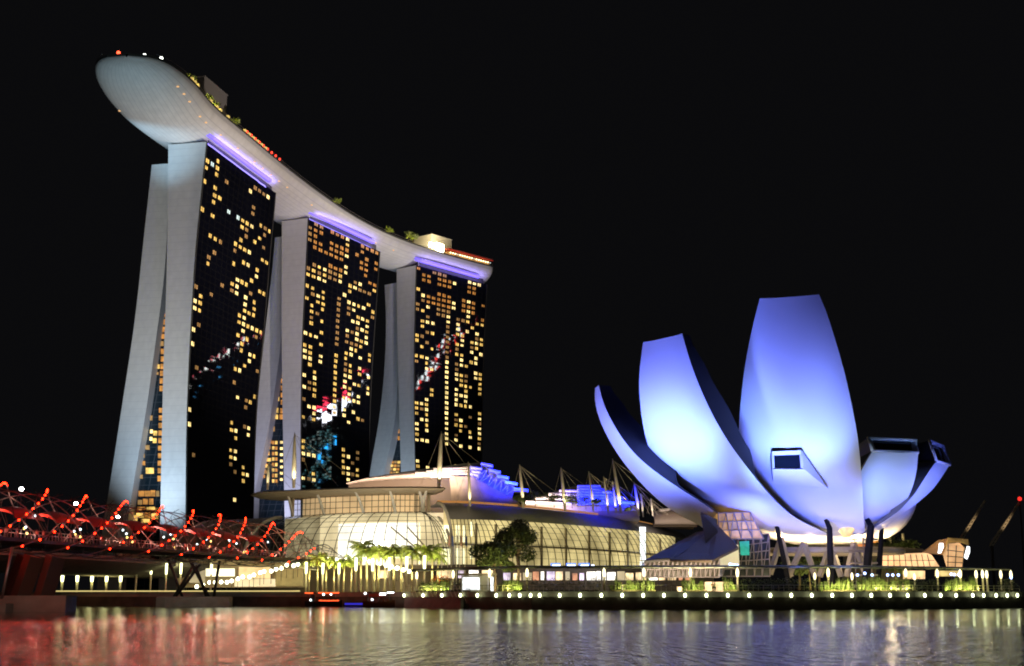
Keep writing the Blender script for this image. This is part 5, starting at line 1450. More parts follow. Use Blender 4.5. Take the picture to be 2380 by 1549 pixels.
# planting beds: hedges and shrubs in clumps
rp = random.Random(11)
beds = [(975, 1040, 1), (1056, 1090, 0), (1165, 1215, 1), (1232, 1398, 0), (1425, 1500, 1), (1512, 1530, 1), (1598, 1650, 1), (1695, 1720, 1), (1738, 1905, 0), (1922, 1990, 1), (2010, 2125, 1), (2140, 2200, 0), (2215, 2290, 1), (2345, 2380, 0)]
side_names = ['leftmost', 'second from left', 'third from left', 'fourth from left', 'fifth from left', 'sixth from left', 'seventh from left', 'seventh from right', 'sixth from right', 'fifth from right', 'fourth from right', 'third from right', 'second from right', 'rightmost']
for i, (a, b_, bright) in enumerate(beds):
    p0 = on_bank(a, -4.4); p1 = on_bank(b_, -4.4); L_ = (p1 - p0).length
    r = empty('hedge' if not bright else 'shrub_bed', p0 + Vector((0, 0, DECK)), 0, ('dense dark clipped hedge' if not bright else 'bright lamplit bed of spiky shrubs') + ' behind the quay railing, ' + side_names[i] + ' of the planting', 'hedge' if not bright else 'shrubs', 'planting behind the quay railing')
    mb = MB(); k = 0
    while k < L_:
        q_ = p0.lerp(p1, k / L_) - p0
        hh = rp.uniform(1.3, 3.0) if bright else rp.uniform(2.1, 2.7)
        if bright:
            for _ in range(44):
                a_ = rp.uniform(0, 6.28); t = Vector((cos(a_) * rp.uniform(.2, .8), sin(a_) * rp.uniform(.2, .8), hh * rp.uniform(.6, 1.15))); b0 = q_ + Vector((rp.uniform(-.3, .3), rp.uniform(-.6, .6), 0)); w_ = Vector((cos(a_ + 1.57), sin(a_ + 1.57), 0)) * .07
                mb.tri(b0 - w_, b0 + w_, b0 + t)
            leaf_cloud(mb, q_ + Vector((0, 0, hh * .5)), .6, .7, hh * .5, 22, .16, 0, rp)
        else: leaf_cloud(mb, q_ + Vector((0, 0, hh * .5)), .7, .9, hh * .55, 60, .16, 0, rp)
        k += .8
    mb.build('foliage', M['leaf'] if bright else M['leaf_dark'], r)
    mb = MB(); v = p1 - p0; mb.box(v / 2 + Vector((0, 0, .12)), (L_, 2.2, .24), atan2(v.y, v.x)); mb.build('soil', M['soil'], r)
    if bright:
        c = (p0 + p1) / 2; 
        for t in ((.5,) if L_ < 6 else (.2, .5, .8)):
            c = p0.lerp(p1, t); light('AREA', 'bed_spot', (c.x, c.y - 1.9, DECK + .4), 360, (1, .95, .28), (c.x, c.y, DECK + 1.9), (3.5, .3))
# kiosk with white lit front
k0 = at(1110, 1360, 268); r = empty('kiosk', (k0.x, k0.y, DECK), 0, 'white lit kiosk on the promenade behind the quay railing', 'kiosk')
mb = MB(); mb.box((0, 0, 1.5), (6.2, 3, 3.0)); mb.build('wall', M['frame_white'], r)
mb = MB(); mb.box((0, 0, 3.25), (7.4, 4.2, .35)); mb.build('roof', M['soffit'], r)
mb = MB(); mb.box((-1.2, -1.53, 1.5), (3.2, .06, 2.3)); mb.box((2.6, -1.53, 1.4), (.9, .06, 2.6)); mb.build('window', emit('kiosk_light', (.92, .97, 1), 1.7, var=.7, vscale=.7), r)
# flower bed with orange flowers
p = at(1024, 1345, 290); r = empty('flower_bush', (p.x, p.y, DECK), 0, 'low bush with orange lit blossom left of the kiosk', 'bush')
mb = MB(); leaf_cloud(mb, (0, 0, 1.6), 3.2, 1.2, 1.2, 240, .22, 0, rp); mb.build('leaves', M['leaf'], r)
mb = MB(); leaf_cloud(mb, (0, -.3, 2.6), 2.2, 1.0, .9, 120, .22, 0, rp); mb.build('blossom', mat('orange_blossom', (.7, .22, .05), .7), r)
light('AREA', 'bush_spot', (p.x, p.y - 2.6, DECK + .5), 90, (1, .7, .3), (p.x, p.y, DECK + 2.5), (3, .3))

# palms by the boats
palms = [(717, 7.9, 332), (737, 8.6, 330), (758, 7.6, 328), (776, 7.4, 326), (798, 7.6, 326), (815, 8.0, 325), (838, 11.2, 335), (853, 10.4, 322), (870, 9.8, 334), (878, 10.2, 320), (893, 9.8, 328), (915, 9.9, 318), (933, 10.4, 326), (957, 9.6, 314), (984, 9.9, 320), (1003, 10.2, 326), (1018, 8.9, 332)]
n = len(palms); protos = []
for i, (px, h, Y) in enumerate(palms):
    lab = 'floodlit green palm on the quay left of the promenade canopy, ' + nth(i, n)
    if i < 4: o = make_palm(8.5, 20 + i, lab, 'palms on the quay'); protos.append(o)
    else: o = copy_tree(protos[i % 4])
    place(o, (gx(px, Y), Y, DECK), i * 1.3, h / 8.5, lab)
    light('SPOT', 'palm_uplight', (gx(px, Y) + .4, Y - 2.4, DECK + .2), 16000, (1, .90, .30), (gx(px, Y), Y, DECK + h * .95), .15, 55, .8)
# tall post lamps
posts = [(314.5, 1310, 322), (348.6, 1310, 324), (384, 1310, 322), (418, 1309, 322), (489, 1309, 324), (710, 1307, 322), (749, 1309, 320), (786.5, 1309, 318), (826, 1297, 316), (865, 1298, 314), (904, 1296, 312), (944, 1294, 306), (985.7, 1292, 302)]
short = [(111, 1338, 326), (142.6, 1338, 326), (177.5, 1338, 326), (211.6, 1338, 326), (245.7, 1338, 326), (278.4, 1338, 326)]
def posts_row(lst, lab0, grp, rr):
    proto = None; n = len(lst)
    for i, (px, py, Y) in enumerate(lst):
        top = at(px, py, Y).z - DECK; lab = lab0 + nth(i, n)
        if proto is None:
            proto = empty('post_lamp', (0, 0, 0), 0, lab, 'post lamp', grp); H = top; h0 = top
            mb = MB(); mb.tube([(0, 0, 0), (0, 0, H * .62)], [rr * .8, rr], 8); mb.build('post', M['mast'], proto)
            mb = MB(); mb.tube([(0, 0, H * .62), (0, 0, H * .8), (0, 0, H)], [rr, rr * 1.2, rr * 1.25], 8); mb.build('lantern', emit('post_lantern', (.97, .97, .50), 4.0, True), proto)
            o = proto
        else: o = copy_tree(proto)
        place(o, (gx(px, Y), Y, DECK), 0, top / h0, lab)
        light('POINT', 'post_glow', (gx(px, Y), Y - .8, DECK + top * .75), 90, (.95, .95, .38), size=1.0)
posts_row(posts, 'tall slim post lamp glowing at its head, ', 'tall post lamps on the quay', .22)
posts_row(short, 'short post lamp under the road bridge abutment, ', 'short post lamps under the bridge', .30)
# round globe lamps rising along the ramp
def g7(x, y): return (406.7 + x * .225, 1103.9 + y * .225)
def g1(x, y): return (813.5 + x * .2251, 1045.9 + y * .2251)
globes = [g7(*p) for p in ((225, 1155), (290, 1138), (358, 1112), (415, 1112), (477, 1108), (537, 1110), (585, 1097), (650, 1075), (700, 1055), (770, 1055), (815, 1035), (880, 1012), (920, 1000), (995, 995), (1045, 975), (1100, 965), (1155, 935), (1225, 940), (1270, 925))] \
    + [g7(*p) for p in ((1590, 870), (1670, 880), (1770, 872), (1830, 868), (1870, 872), (1965, 870), (1995, 890), (2040, 895), (2110, 920), (2180, 935), (2235, 950), (2290, 965))] + [g1(*p) for p in ((375, 1190), (435, 1210), (490, 1220), (550, 1240), (610, 1255))]
globes.sort(); n = len(globes); proto = None
for i, (px, py) in enumerate(globes):
    Y = 338 - 14 * i / n; p = at(px, py, Y); lab = 'white globe lamp in the curving row between bridge and palms, ' + nth(i, n)
    if proto is None:
        proto = empty('globe_lamp', (0, 0, 0), 0, lab, 'lamp', 'globe lamps along the ramp')
        mb = MB(); mb.tube([(0, 0, -.15), (0, 0, -3.0)], .06, 5); mb.build('pole', M['steel_dark'], proto)
        mb = MB(); mb.ball((0, 0, 0), .46, 8); mb.build('globe', emit('globe_white', (.98, 1, .72), 8, True), proto)
        o = proto
    else: o = copy_tree(proto)
    place(o, (p.x, p.y, max(p.z, DECK + 1.2)), 0, 1, lab)
# lit edge strip along the left quay
mb = MB(); pa = [on_bank(px, -1.2) + Vector((0, 0, DECK + .25)) for px in range(95, 700, 20)]
mb.tube(pa, .13, 5); tag(mb.build('edge_light', emit('edge_strip', (1, .80, .30), .8, True)), 'low glowing light strip along the left quay edge', 'light strip')
# flagpoles
fl = [(957, 'cloth_white'), (977, 'cloth_pink'), (984, 'cloth_white'), (1003, 'cloth_dark'), (1012, 'cloth_pink'), (1022, 'cloth_white')]
fx = [1026, 1040, 1048, 1060, 1068, 1080]
for i, px in enumerate(fx):
    Y = 300; h = 15.5 - DECK; lab = 'tall flagpole with hanging flag in front of the mall, ' + nth(i, len(fx))
    r = empty('flagpole', (gx(px, Y), Y, DECK), 0, lab, 'flagpole', 'flagpoles in front of the mall')
    mb = MB(); mb.tube([(0, 0, 0), (0, 0, h)], [.09, .05], 6); mb.build('pole', M['mullion_light'], r)
    mb = MB(); rows = [[Vector((.06 + .45 * j / 4, .08 * sin(j * 2 + k), h - .3 - k * .55 - .12 * j)) for j in range(5)] for k in range(5)]
    mb.grid(rows, 0, True); mb.grid([[v + Vector((0, .02, 0)) for v in r_] for r_ in rows], 0, True); mb.build('flag', [M['cloth_white'], M['cloth_pink'], mat('flag_blue', (.1, .15, .5), .8)][i % 3], r)
# big dark tree and its neighbour
o = make_tree(15.3, 5.0, 'broad_tree', M['leaf_dark'], 6500, .30, 'big dark round-crowned tree in front of the lit mall', None, 'tree', 3)
place(o, (gx(1203, 300), 300, DECK + .2), .4, 1.0)
o = make_tree(10.5, 4.4, 'broad_tree', M['leaf'], 5000, .34, 'lower green tree tucked left of the big dark tree', None, 'tree', 5)
place(o, (gx(1150, 296), 296, DECK), .4, 1.0)
light('AREA', 'tree_spot', (gx(1165, 287), 286, DECK + .5), 4200, (1, .85, .35), (gx(1175, 296), 297, DECK + 8), (7, .5))
# background greenery behind the museum legs
for i, (px, h, Y) in enumerate(((1858, 13, 330), (1905, 13.5, 335), (1885, 10, 325), (2085, 14, 345), (2108, 12.5, 350), (2062, 12, 345))):
    o = make_tree(h, h * .42, 'garden_tree', M['leaf'], 900, .4, ['yellow-lit tree seen between the museum legs, left one', 'yellow-lit tree seen between the museum legs, right one', 'low lit tree seen between the museum legs',
        'lit garden tree right of the museum, middle one', 'lit garden tree right of the museum, rightmost', 'lit garden tree right of the museum, leftmost'][i], 'garden trees around the museum', 'tree', 40 + i)
    place(o, (gx(px, Y), Y, DECK), i)
    light('AREA', 'garden_spot', (gx(px, Y), Y - h * .6, DECK + 1), 260, (1, .9, .25), (gx(px, Y), Y, DECK + h * .7), (3, .5))
# roof terrace trees
rt = [(1206, 1152, 1178, 404), (1244, 1142, 1178, 410), (1288, 1146, 1180, 416), (1330, 1150, 1182, 424), (1362, 1156, 1184, 432), (1385, 1160, 1186, 436), (1460, 1180, 1193, 455)]
for i, (px, y0, y1, Y) in enumerate(rt):
    a = at(px, y1, Y); h = at(px, y0, Y).z - a.z
    o = make_tree(h, h * .62, 'terrace_tree', M['leaf'], 420, .26, 'small tree on the mall roof terrace among the masts, ' + nth(i, len(rt)), 'trees on the mall roof terrace', 'tree', 60 + i)
    place(o, a, i)
    light('POINT', 'terrace_spot', a + Vector((.8, -1.5, .6)), 160, (1, .9, .3), size=.2)
# sky deck trees
st = [(.135, 'yellow-lit shrub on the bow part of the roof deck'), (.20, 'bright yellow-green planting on the deck left of the plant room'), (.225, 'bright green planting on the deck in front of the left plant room'), (.28, 'small lit planting just right of the left plant room'), (.56, 'lone lit tree on the deck above the middle tower'), (.705, 'dim palm cluster on the deck between middle and right towers'), (.75, 'lit palm left of the floodlight'), (.765, 'second lit palm left of the floodlight')]
for i, (s, lab) in enumerate(st):
    p, d = dk(s, .10); o = make_tree(5.2 if i not in (6, 7) else 8, 3.0, 'deck_tree', M['palm_leaf'], 260, .5, lab, 'trees on the roof deck', 'tree', 80 + i); place(o, (p.x, p.y, rimz - .2))
    light('POINT', 'deck_spot', (p.x + 1, p.y - 2.5, rimz + 1), 900, (1, .9, .2), size=.3)
# glowing deck edge windows
eg = emit('deck_edge_glow', (1, .7, .2), .7)
for k in range(40):
    s = .10 + .28 * k / 40
    if random.random() < .4: q_, d_ = dk(s, .015, .6); mb = MB(); mb.box(q_, (1.6, 1.0, .9), atan2(d_.y, d_.x)); SP(mb, 'edge_lamp', eg)

# boats
def boat(px, Y, L_, lab, hullm, style, rz):
    r = empty('river_boat', (gx(px, Y), Y, 0), rz, lab, 'boat', 'bumboats moored at the quay')
    mb = MB(); rows = []
    for k in range(13):
        t = k / 12; w_ = 1.35 * (sin(pi * min(1, t * .62 + .18)) ** .7) * (1 if t < .9 else .7); x = (t - .5) * L_; sheer = .35 * (abs(t - .45) * 2) ** 2
        rows.append([Vector((x, -w_, 1.0 + sheer)), Vector((x, -w_ * .9, .3)), Vector((x, 0, -.25)), Vector((x, w_ * .9, .3)), Vector((x, w_, 1.0 + sheer))])
    mb.grid(rows, 0, True); mb.poly(rows[0]); mb.poly(rows[-1][::-1]); mb.grid([[r_[0] - Vector((0, 0, .15)), r_[4] - Vector((0, 0, .15))] for r_ in rows], 0, False)
    mb.build('hull', hullm, r)
    mb = MB(); mb.box((.3, 0, 2.75), (L_ * .72, 2.5, .12)); mb.box((-L_ * .30, 0, 2.95), (L_ * .16, 2.2, .3)); mb.build('roof', M['hull_wood'], r)
    for k in range(7):
        for sy in (-1.15, 1.15):
            if k in (0, 3, 6): mb = MB(); mb.bar((-L_ * .33 + k * L_ * .11, sy, .9), (-L_ * .33 + k * L_ * .11, sy, 2.75), .05); mb.build('post', M['hull_black'], r)
    mb = MB(); mb.box((-L_ * .30, 0, 1.7), (L_ * .12, 1.9, 1.6)); mb.build('cabin', hullm, r)
    if style == 0:
        for (x0, x1, z) in ((-L_ * .5, -L_ * .28, 2.85), (-L_ * .14, L_ * .42, 2.9), (-L_ * .12, L_ * .42, 1.25)):
            mb = MB(); mb.tube([(x0, -1.3, z), ((x0 + x1) / 2, -1.32, z - .04), (x1, -1.3, z)], .13 if z > 2 else .10, 6); mb.build('neon_tube', M['red_neon'], r)
        mb = MB(); mb.ball((-L_ * .34, -1.45, 1.35), .2, 8); mb.ball((.0, -1.2, 2.55), .24, 8); mb.ball((L_ * .2, -1.2, 2.55), .2, 8); mb.build('lamp', emit('boat_lamp', (.8, 1, 1), 7, True), r)
    else:
        mb = MB(); mb.ball((-L_ * .42, -1.2, 2.75), .24, 8); mb.ball((-L_ * .2, -1.3, 1.5), .22, 8); mb.box((L_ * .12, -1.3, 2.6), (1.25, .2, .45)); mb.box((L_ * .36, -1.2, 2.9), (1.4, .2, .22)); mb.build('lamp', emit('boat_lamp_white', (.85, .95, 1), 6, True), r)
        mb = MB(); mb.box((-L_ * .1, -1.28, 2.35), (L_ * .42, .06, .6)); mb.build('awning', mat('red_awning', (.45, .05, .04), .8), r)
    light('POINT', 'boat_fill', (gx(px, Y), Y - .2, 2.3), 110, (1, .8, .6) if style else (1, .25, .12), size=.25)  # added point light so the dark boat bodies show
    # seats and passengers' benches
    mb = MB()
    for k in range(5): mb.box((-.8 + k * .9, 0, 1.25), (.35, 1.9, .5))
    mb.build('bench', M['hull_wood'], r)
    return r
boat(753, 304, 8.0, 'red-lit river boat with glowing tubes along roof and side', M['hull_black'], 0, .05)
boat(881, 287, 6.6, 'dark river boat with white lamps and a red awning', M['hull_wood'], 1, .05)
# low floating pontoon between boats, faint blue glow
a = at(835, 1404, 300); r = empty('pontoon', (a.x, a.y, 0), .1, 'low dark pontoon with blue glow moored between the two boats', 'pontoon')
mb = MB(); mb.box((0, 0, .45), (6.5, 2.2, .9)); mb.build('float', M['hull_black'], r)
mb = MB(); mb.box((-1, -1.15, .55), (4.2, .06, .4)); mb.build('light_strip', emit('pontoon_blue', (.06, .05, 1), .5), r)
# crane-like gangways on the quay steps
for i, px in enumerate((1044, 1058)):
    pass
# steps beside the boats
mb = MB()
for k in range(5):
    a = on_bank(945, 1.2 + k * .5); b_ = on_bank(1075, 1.2 + k * .5); c = (a + b_) / 2; v = b_ - a
    mb.box((c.x, c.y, 1.0 - k * .2), (v.length, .6, 2.0 - k * .36), atan2(v.y, v.x))
tag(mb.build('water_steps', M['concrete']), 'broad low steps from the quay down to the water right of the boats', 'steps')
mb = MB()
for k in range(16):
    a = on_bank(940 + k * 9, .6); mb.bar(a + Vector((.9, -2.6, .9)), a + Vector((-.4, 0, DECK + .8)), .05)
tag(mb.build('slanting_rail', M['mullion_light']), 'row of slanting pale rails over the water steps', 'railing')

# crystal pavilion and low lit hall on the right
def lit_poly(par, iv, pts, m_, nm, Y=None, th=.4):
    mb = MB(); P = [at(x, y, Y_) for x, y, Y_ in pts]; mb.poly(P); D = Vector((0, th, 0)); mb.poly([p + D for p in P][::-1])
    for k in range(len(P)): a, b_ = P[k], P[(k + 1) % len(P)]; mb.quad(a, a + D, b_ + D, b_)
    o = mb.build(nm, m_); sub(o, par); o.matrix_parent_inverse = iv; return o
pv = empty('crystal_pavilion', (gx(2210, 300), 300, DECK), 0, 'faceted glass pavilion glowing warm orange, right of the museum', 'pavilion'); ivp = Matrix.Translation(-pv.location)
crys = emit('crystal_glow', (1, .58, .26), .62, var=.5, vscale=.35)
lit_poly(pv, ivp, [(2202, 1321, 300), (2236, 1321, 300), (2243, 1275, 298), (2230, 1262, 299), (2203, 1264, 299), (2193, 1290, 300)], crys, 'glass_wall')
gold = mat('pavilion_roof_gold', (.35, .22, .10), .5, .3)
lit_poly(pv, ivp, [(2143, 1285, 303), (2193, 1290, 303), (2204, 1251, 302), (2180, 1257, 303)], emit('pavilion_side', (.9, .5, .2), .12, var=.6, vscale=.3), 'side_wall')
lit_poly(pv, ivp, [(2193, 1287, 299.2), (2203, 1263, 298.4), (2232, 1261, 298.2), (2252, 1268, 299), (2250, 1254, 299), (2204, 1250, 299)], emit('pavilion_roof', (.9, .55, .15), .14, var=.7, vscale=.5), 'roof')
for q4 in ([(2181, 1286), (2187, 1286), (2193, 1272), (2192, 1263), (2184, 1263), (2183, 1275)], [(2242, 1296), (2248, 1300), (2254, 1284), (2254, 1272), (2249, 1270)]):
    lit_poly(pv, ivp, [(x, y, 297) for x, y in q4], emit('pavilion_sign_white', (.92, .97, 1), 3.5), 'light_panel')
mb = MB()
for t in (0, .5, 1):
    mb.bar(at(2203 + 34 * t, 1321, 299.5), at(2204 + 38 * t, 1265 + 6 * t, 298), .1)
for t in (.25, .5, .75): mb.bar(at(2200, 1321 - 56 * t, 299.4), at(2239, 1321 - 50 * t, 298.6), .08)
o = mb.build('mullion', M['mullion']); sub(o, pv); o.matrix_parent_inverse = ivp
lh = empty('lit_hall', (gx(2100, 310), 310, DECK), 0, 'low hall with a warm orange glass front and dark roof beside the pavilion', 'hall'); ivl = Matrix.Translation(-lh.location)
lit_poly(lh, ivl, [(2046, 1318, 310), (2184, 1318, 310), (2165, 1290, 310), (2150, 1284, 310), (2048, 1290, 310)], emit('hall_glow', (1, .62, .30), 1.15, var=.45, vscale=.3), 'glass_wall')
lit_poly(lh, ivl, [(2020, 1290, 309), (2160, 1285, 309), (2144, 1276, 309), (2060, 1270, 309), (2020, 1268, 309)], M['roof_dark'], 'roof')
lit_poly(lh, ivl, [(2100, 1346, 308), (2150, 1346, 308), (2150, 1327, 308), (2100, 1327, 308)], emit('hall_low_glow', (1, .68, .34), 1.0, var=.5, vscale=.5), 'lower_window')
lit_poly(lh, ivl, [(2174, 1340, 308), (2236, 1340, 308), (2236, 1327, 308), (2174, 1327, 308)], emit('hall_low_glow2', (1, .78, .30), .7, var=.7, vscale=.6), 'lower_window')
mb = MB()
for k in range(9): mb.bar(at(2050 + k * 14, 1317, 309.6), at(2051 + k * 13, 1289, 309.6), .09)
mb.bar(at(2047, 1303, 309.6), at(2172, 1303, 309.6), .06)
o = mb.build('mullion', M['mullion']); sub(o, lh); o.matrix_parent_inverse = ivl
# terrace block with warm windows between the right columns
tb = empty('terrace_block', (gx(2060, 360), 360, DECK), 0, 'low terrace building with orange lit floors behind the museum columns', 'building'); ivt = Matrix.Translation(-tb.location)
lit_poly(tb, ivt, [(1985, 1352, 362), (2110, 1352, 362), (2110, 1272, 362), (1985, 1262, 362)], M['dark_concrete'], 'wall', th=12)
lit_poly(tb, ivt, [(2030, 1262, 360), (2052, 1262, 360), (2052, 1242, 360), (2030, 1242, 360)], emit('terrace_orange', (1, .40, .08), .7, var=.7, vscale=.5), 'window')
lit_poly(tb, ivt, [(1990, 1275, 361), (2036, 1280, 361), (2036, 1270, 361), (1990, 1262, 361)], emit('terrace_orange2', (1, .35, .10), .5, var=.8, vscale=.5), 'window')
for px in (2044, 2067, 2098):
    mb = MB(); mb.bar(at(px + 4, 1285, 359), at(px, 1240, 359), .35); o = mb.build('post', M['mast']); sub(o, tb); o.matrix_parent_inverse = ivt
    light('POINT', 'post_glow', at(px + 3, 1276, 356), 250, (1, .8, .3), size=.3)
# string of small blue-white promenade lights under the canopy
bl = [(2076, 1287 + 60), (2110, 1346), (2133, 1345), (2253, 1345), (2265, 1344)]
pts = [(1993, 1337), (2010, 1333), (2027, 1337), (2063, 1337), (2075, 1337), (2088, 1337), (2211, 1335), (2218, 1336), (2228, 1336), (2350, 1343), (1556, 1314), (1560, 1314), (1565, 1314), (1530, 1315), (1545, 1315), (1571, 1313), (1653, 1314), (1697, 1312), (1702, 1313), (1708, 1314), (1714, 1315)]
pts.sort(); proto = None
for i, (px, py) in enumerate(pts):
    p = at(px, py, 272); lab = 'small blue-white spot lamp near the canopy roof line, ' + nth(i, len(pts))
    if proto is None:
        proto = empty('spot_lamp', (0, 0, 0), 0, lab, 'lamp', 'blue-white spot lamps along the canopy')
        mb = MB(); mb.ball((0, 0, 0), .28, 8); mb.build('bulb', emit('cool_spot', (.35, .5, 1), 5, True), proto)
        mb = MB(); mb.tube([(0, .1, 0), (0, .1, -4)], .05, 5); mb.build('post', M['steel_dark'], proto); o = proto
    else: o = copy_tree(proto)
    place(o, p, 0, 1, lab)
# distant crane booms
for i, (x0, y0, x1, y1, lab) in enumerate(((2215, 1278, 2288, 1165, 'faint raking lattice crane boom far right, the left one'), (2300, 1270, 2368, 1168, 'faint raking lattice crane boom far right, the right one'))):
    a = at(x0, y0, 900); b_ = at(x1, y1, 900); r = empty('crane', a, 0, lab, 'crane', 'distant cranes'); v = b_ - a
    mb = MB(); s = Vector((2.2, 0, 0))
    for o_ in (Vector((0, 0, 0)), s, s * .5 + Vector((0, 2, 1.4))): mb.bar(o_, v + o_ * .4, .3)
    for k in range(14):
        t = k / 14; mb.bar(v * t + s * 0, v * (t + .07) + s * (1 - .6 * t), .18); mb.bar(v * t + s * (1 - .6 * t), v * (t + .07), .18)
    mb.build('boom', M['mast'], r)
    mb = MB(); mb.bar((1.5, 0, 0), (1.5, 0, -a.z + DECK), .9); mb.build('tower', M['steel_dark'], r)
    light('SPOT', 'boom_light', a + v * .5 + Vector((4, -14, -6)), 9000, (1, .7, .4), a + v * .55, 1, 50, 1)
p = at(2370, 1160, 900); r = empty('beacon_mast', (p.x, p.y, DECK), 0, 'tiny red beacon on a far dark mast at the right edge', 'beacon')
mb = MB(); mb.tube([(0, 0, 0), (0, 0, p.z - DECK)], .5, 5); mb.build('mast', M['steel_dark'], r)
mb = MB(); mb.ball((0, 0, p.z - DECK), 1.5, 6); mb.build('lamp', emit('beacon_red', (1, .03, .02), 1.5), r)

# people on the promenade
def person(loc, rz, shirt, trousers, h, lab, seed=0, stride=.0):
    rnd = random.Random(seed); s = h / 1.75
    bm_v = {'pel': (0, 0, .95), 'chest': (0, 0, 1.30), 'neck': (0, 0, 1.50), 'head': (0, .01, 1.60), 'top': (0, 0, 1.74),
            'ls': (.19, 0, 1.42), 'le': (.24, .03, 1.12), 'lh': (.25, -.05, .86), 'rs': (-.19, 0, 1.42), 're': (-.24, .03, 1.12), 'rh': (-.25, -.05, .86),
            'lhip': (.09, 0, .90), 'lk': (.10, -stride * .4, .48), 'la': (.10, stride * .3 - stride * .6, .07), 'lt': (.10, -.16 - stride * .3, .03),
            'rhip': (-.09, 0, .90), 'rk': (-.10, stride * .2, .48), 'ra': (-.10, stride * .6, .07), 'rt': (-.10, -.14 + stride * .6, .03)}
    rad = {'pel': .15, 'chest': .16, 'neck': .055, 'head': .095, 'top': .06, 'ls': .065, 'le': .045, 'lh': .035, 'rs': .065, 're': .045, 'rh': .035, 'lhip': .095, 'lk': .06, 'la': .04, 'lt': .03, 'rhip': .095, 'rk': .06, 'ra': .04, 'rt': .03}
    ed = [('pel', 'chest'), ('chest', 'neck'), ('neck', 'head'), ('head', 'top'), ('chest', 'ls'), ('ls', 'le'), ('le', 'lh'), ('chest', 'rs'), ('rs', 're'), ('re', 'rh'), ('pel', 'lhip'), ('lhip', 'lk'), ('lk', 'la'), ('la', 'lt'), ('pel', 'rhip'), ('rhip', 'rk'), ('rk', 'ra'), ('ra', 'rt')]
    ks = list(bm_v); me = bpy.data.meshes.new('person'); me.from_pydata([Vector(bm_v[k]) for k in ks], [(ks.index(a), ks.index(b_)) for a, b_ in ed], [])
    o = bpy.data.objects.new('person', me); COL.objects.link(o)
    md = o.modifiers.new('skin', 'SKIN'); me.skin_vertices[0].data[0].use_root = True
    for i, k in enumerate(ks): me.skin_vertices[0].data[i].radius = (rad[k], rad[k] * (.75 if k in ('pel', 'chest') else 1))
    o.modifiers.new('smooth', 'SUBSURF').levels = 1; o.modifiers['smooth'].render_levels = 1
    me.materials.append(M['skin'])
    o.location = loc; o.rotation_euler = (0, 0, rz); o.scale = (s, s, s)
    tag(o, lab, 'person', 'people on the promenade')
    mb = MB(); mb.tube([(0, 0, .88), (0, 0, 1.05), (0, 0, 1.30), (0, 0, 1.46)], [.19, .18, .21, .10], 10); mb.tube([(.19, 0, 1.42), (.235, .03, 1.18)], [.09, .07], 7); mb.tube([(-.19, 0, 1.42), (-.235, .03, 1.18)], [.09, .07], 7)
    c = mb.build('shirt', shirt); sub(c, o)
    mb = MB(); mb.tube([(.08, 0, .96), (.10, -stride * .4, .48), bm_v['la']], [.13, .09, .07], 8); mb.tube([(-.08, 0, .96), (-.10, stride * .2, .48), bm_v['ra']], [.13, .09, .07], 8)
    c = mb.build('trousers', trousers); sub(c, o)
    mb = MB(); mb.ball((0, .02, 1.66), .115, 8); c = mb.build('hair', M['cloth_dark']); sub(c, o)
    return o
ppl = [(1664, -3.3, 'cloth_pink', 'person in a pink top standing on the promenade before a stone block'), (1669, -3.5, 'cloth_white', 'person in a white top beside the one in pink'), (2098, -2.9, 'cloth_dark', 'dark-clothed person at the railing left of the right-hand hedges'), (2110, -2.8, 'cloth_dark', 'second dark-clothed person at the railing, arm beside the first'),
       (1450, -2.9, 'cloth_dark', 'dark-clothed person walking behind the railing in front of a hedge')]
for i, (px, off, cl_, lab) in enumerate(ppl):
    p = on_bank(px, off); person((p.x, p.y, DECK), .4 * i, M[cl_], M['cloth_dark'], 1.7, lab, i, .12)
# ---- a stone block on the promenade
p = at(1665, 1352, 266); r = empty('stone_block', (p.x, p.y, DECK), .0, 'long pale stone block on the promenade between shrubs', 'stone block')
mb = MB(); mb.box((0, 0, .9), (4.6, 1.2, 1.8)); mb.box((-5, 0, .45), (5, 1.6, .9)); mb.build('body', M['beige'], r)

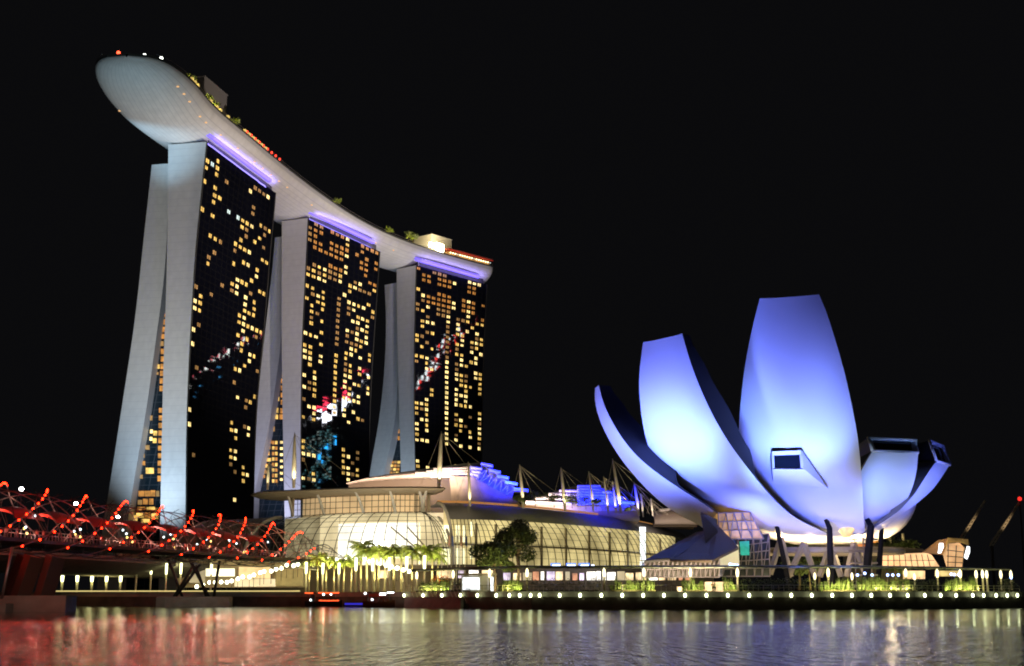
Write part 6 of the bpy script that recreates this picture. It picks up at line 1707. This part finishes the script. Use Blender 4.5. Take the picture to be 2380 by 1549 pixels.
# ------------------------------------------------------------------ the business district across the bay, mirrored in the hotel glass
def mirror(tw, px, py, D):
    root, near, far, ax, left = TW[tw]
    n_ = Vector((ax.y, -ax.x, 0)); d = ray(px, py).normalized()
    f = FPT[tw]; best = None
    for iu in range(41):
        for iv_ in range(81):
            p = f(iu / 40, iv_ / 80); v = p - CAM; e = (v - d * v.dot(d)).length
            if best is None or e < best[0]: best = (e, iu / 40, iv_ / 80, p)
    _, u, v, P = best
    n_ = (f(min(1, u + .02), v) - f(u - .02, v)).cross(f(u, v + .02) - f(u, v - .02)).normalized()
    r_ = d - n_ * 2 * d.dot(n_)
    print('MIRROR', tw, [round(x, 2) for x in n_], [round(x, 2) for x in r_], [round(x) for x in P + r_ * D])
    return P + r_ * D, r_
def office(P, r_, wdt, lab, rows_):
    face = -Vector((r_.x, r_.y, 0)).normalized(); rz = atan2(face.y, face.x) + pi / 2
    H = P.z
    r = empty('office_tower', (P.x, P.y, DECK), rz, lab, 'office tower', 'office towers across the bay')
    mb = MB(); mb.box((0, 12, H / 2), (wdt, 24, H)); mb.build('wall', M['dark_concrete'], r)
    rnd = random.Random(int(P.x))
    for nm, m_, pr in rows_['win']:
        mb = MB()
        for z in range(30, int(H - 14), 4):
            for k in range(int(wdt / 4)):
                if rnd.random() < pr: mb.box((-wdt / 2 + 2 + k * 4, -.1, z), (2.6, .3, 2.2))
        o = mb.build(nm, m_, r); o['kind'] = 'stuff'
    for (x, z, w_, h_, col, st) in rows_['sign']:
        mb = MB(); n = max(1, int(w_ / 4))
        for k in range(n): mb.box((x - w_ / 2 + (k + .5) * w_ / n, -.5, H + z), (w_ / n * .7, .8, h_))
        mb.build('sign', emit('rooftop_sign', col, st), r)
    return r
Ww = emit('office_window_teal', (.35, .85, .9), 1.6); Wb = emit('office_window_blue', (.1, .5, 1), 4); Wg = emit('office_window_white', (.8, 1, .95), 2.2)
P_, r_ = mirror(1, 755, 978, 900)
office(P_, r_, 30, 'office tower with a white and red rooftop sign, mirrored in the middle hotel tower', dict(win=[('window', Ww, .30), ('window', Wb, .05), ('window', Wg, .10)], sign=[(0, 2, 17, 8, (.85, .88, 1), 30), (3, 11, 13, 5, (1, .04, .10), 20), (-7, -30, 5, 9, (.02, .4, 1), 20)]))
P_, r_ = mirror(2, 985, 880, 700)
office(P_, r_, 22, 'office tower with stacked red and white signs, mirrored in the rightmost hotel tower', dict(win=[('window', Wg, .06)], sign=[(-2, 3, 3.5, 4, (1, .03, .02), 20), (1.5, 3, 3, 4, (.85, .97, 1), 22), (-2.5, -3, 3.5, 4, (1, .03, .02), 18), (1.5, -3, 3, 5, (.85, .97, 1), 22)]))
P_, r_ = mirror(0, 452, 893, 1500)
office(P_, r_, 28, 'far office tower with white and magenta signs, mirrored in the leftmost hotel tower', dict(win=[('window', Wb, .008)], sign=[(-2, 2, 4, 7, (.9, 1, .95), 12), (2, 2, 3, 5, (1, .05, .12), 7)]))
for o_ in [o_ for o_ in COL.objects if o_.name.startswith('office_tower')]: print('OFFICE', tuple(round(v) for v in o_.location))
# ------------------------------------------------------------------ strollers on the footbridge
first = None
rc = random.Random(9); cl_ = ['cloth_dark', 'cloth_pink', 'cloth_white']
for k in range(30):
    s = 52 + k * 4.3 + rc.uniform(-1.5, 1.5)
    if s > LT - 12: break
    p, d, rr_ = clp(s)
    loc = p + rr_ * rc.uniform(.4, 2.4); loc.z = 10.9
    lab = 'small figure strolling on the footbridge deck in the crowd'
    if k < 3:
        o = person(loc, rc.uniform(0, 6), M[cl_[k]], M['cloth_dark'], 1.7, lab, k, .14)
        if first is None: first = []
        first.append(o)
    else:
        o = copy_tree(first[k % 3]); place(o, loc, rc.uniform(0, 6), rc.uniform(.92, 1.02))
    o['label'] = lab; o['group'] = 'people strolling on the footbridge'
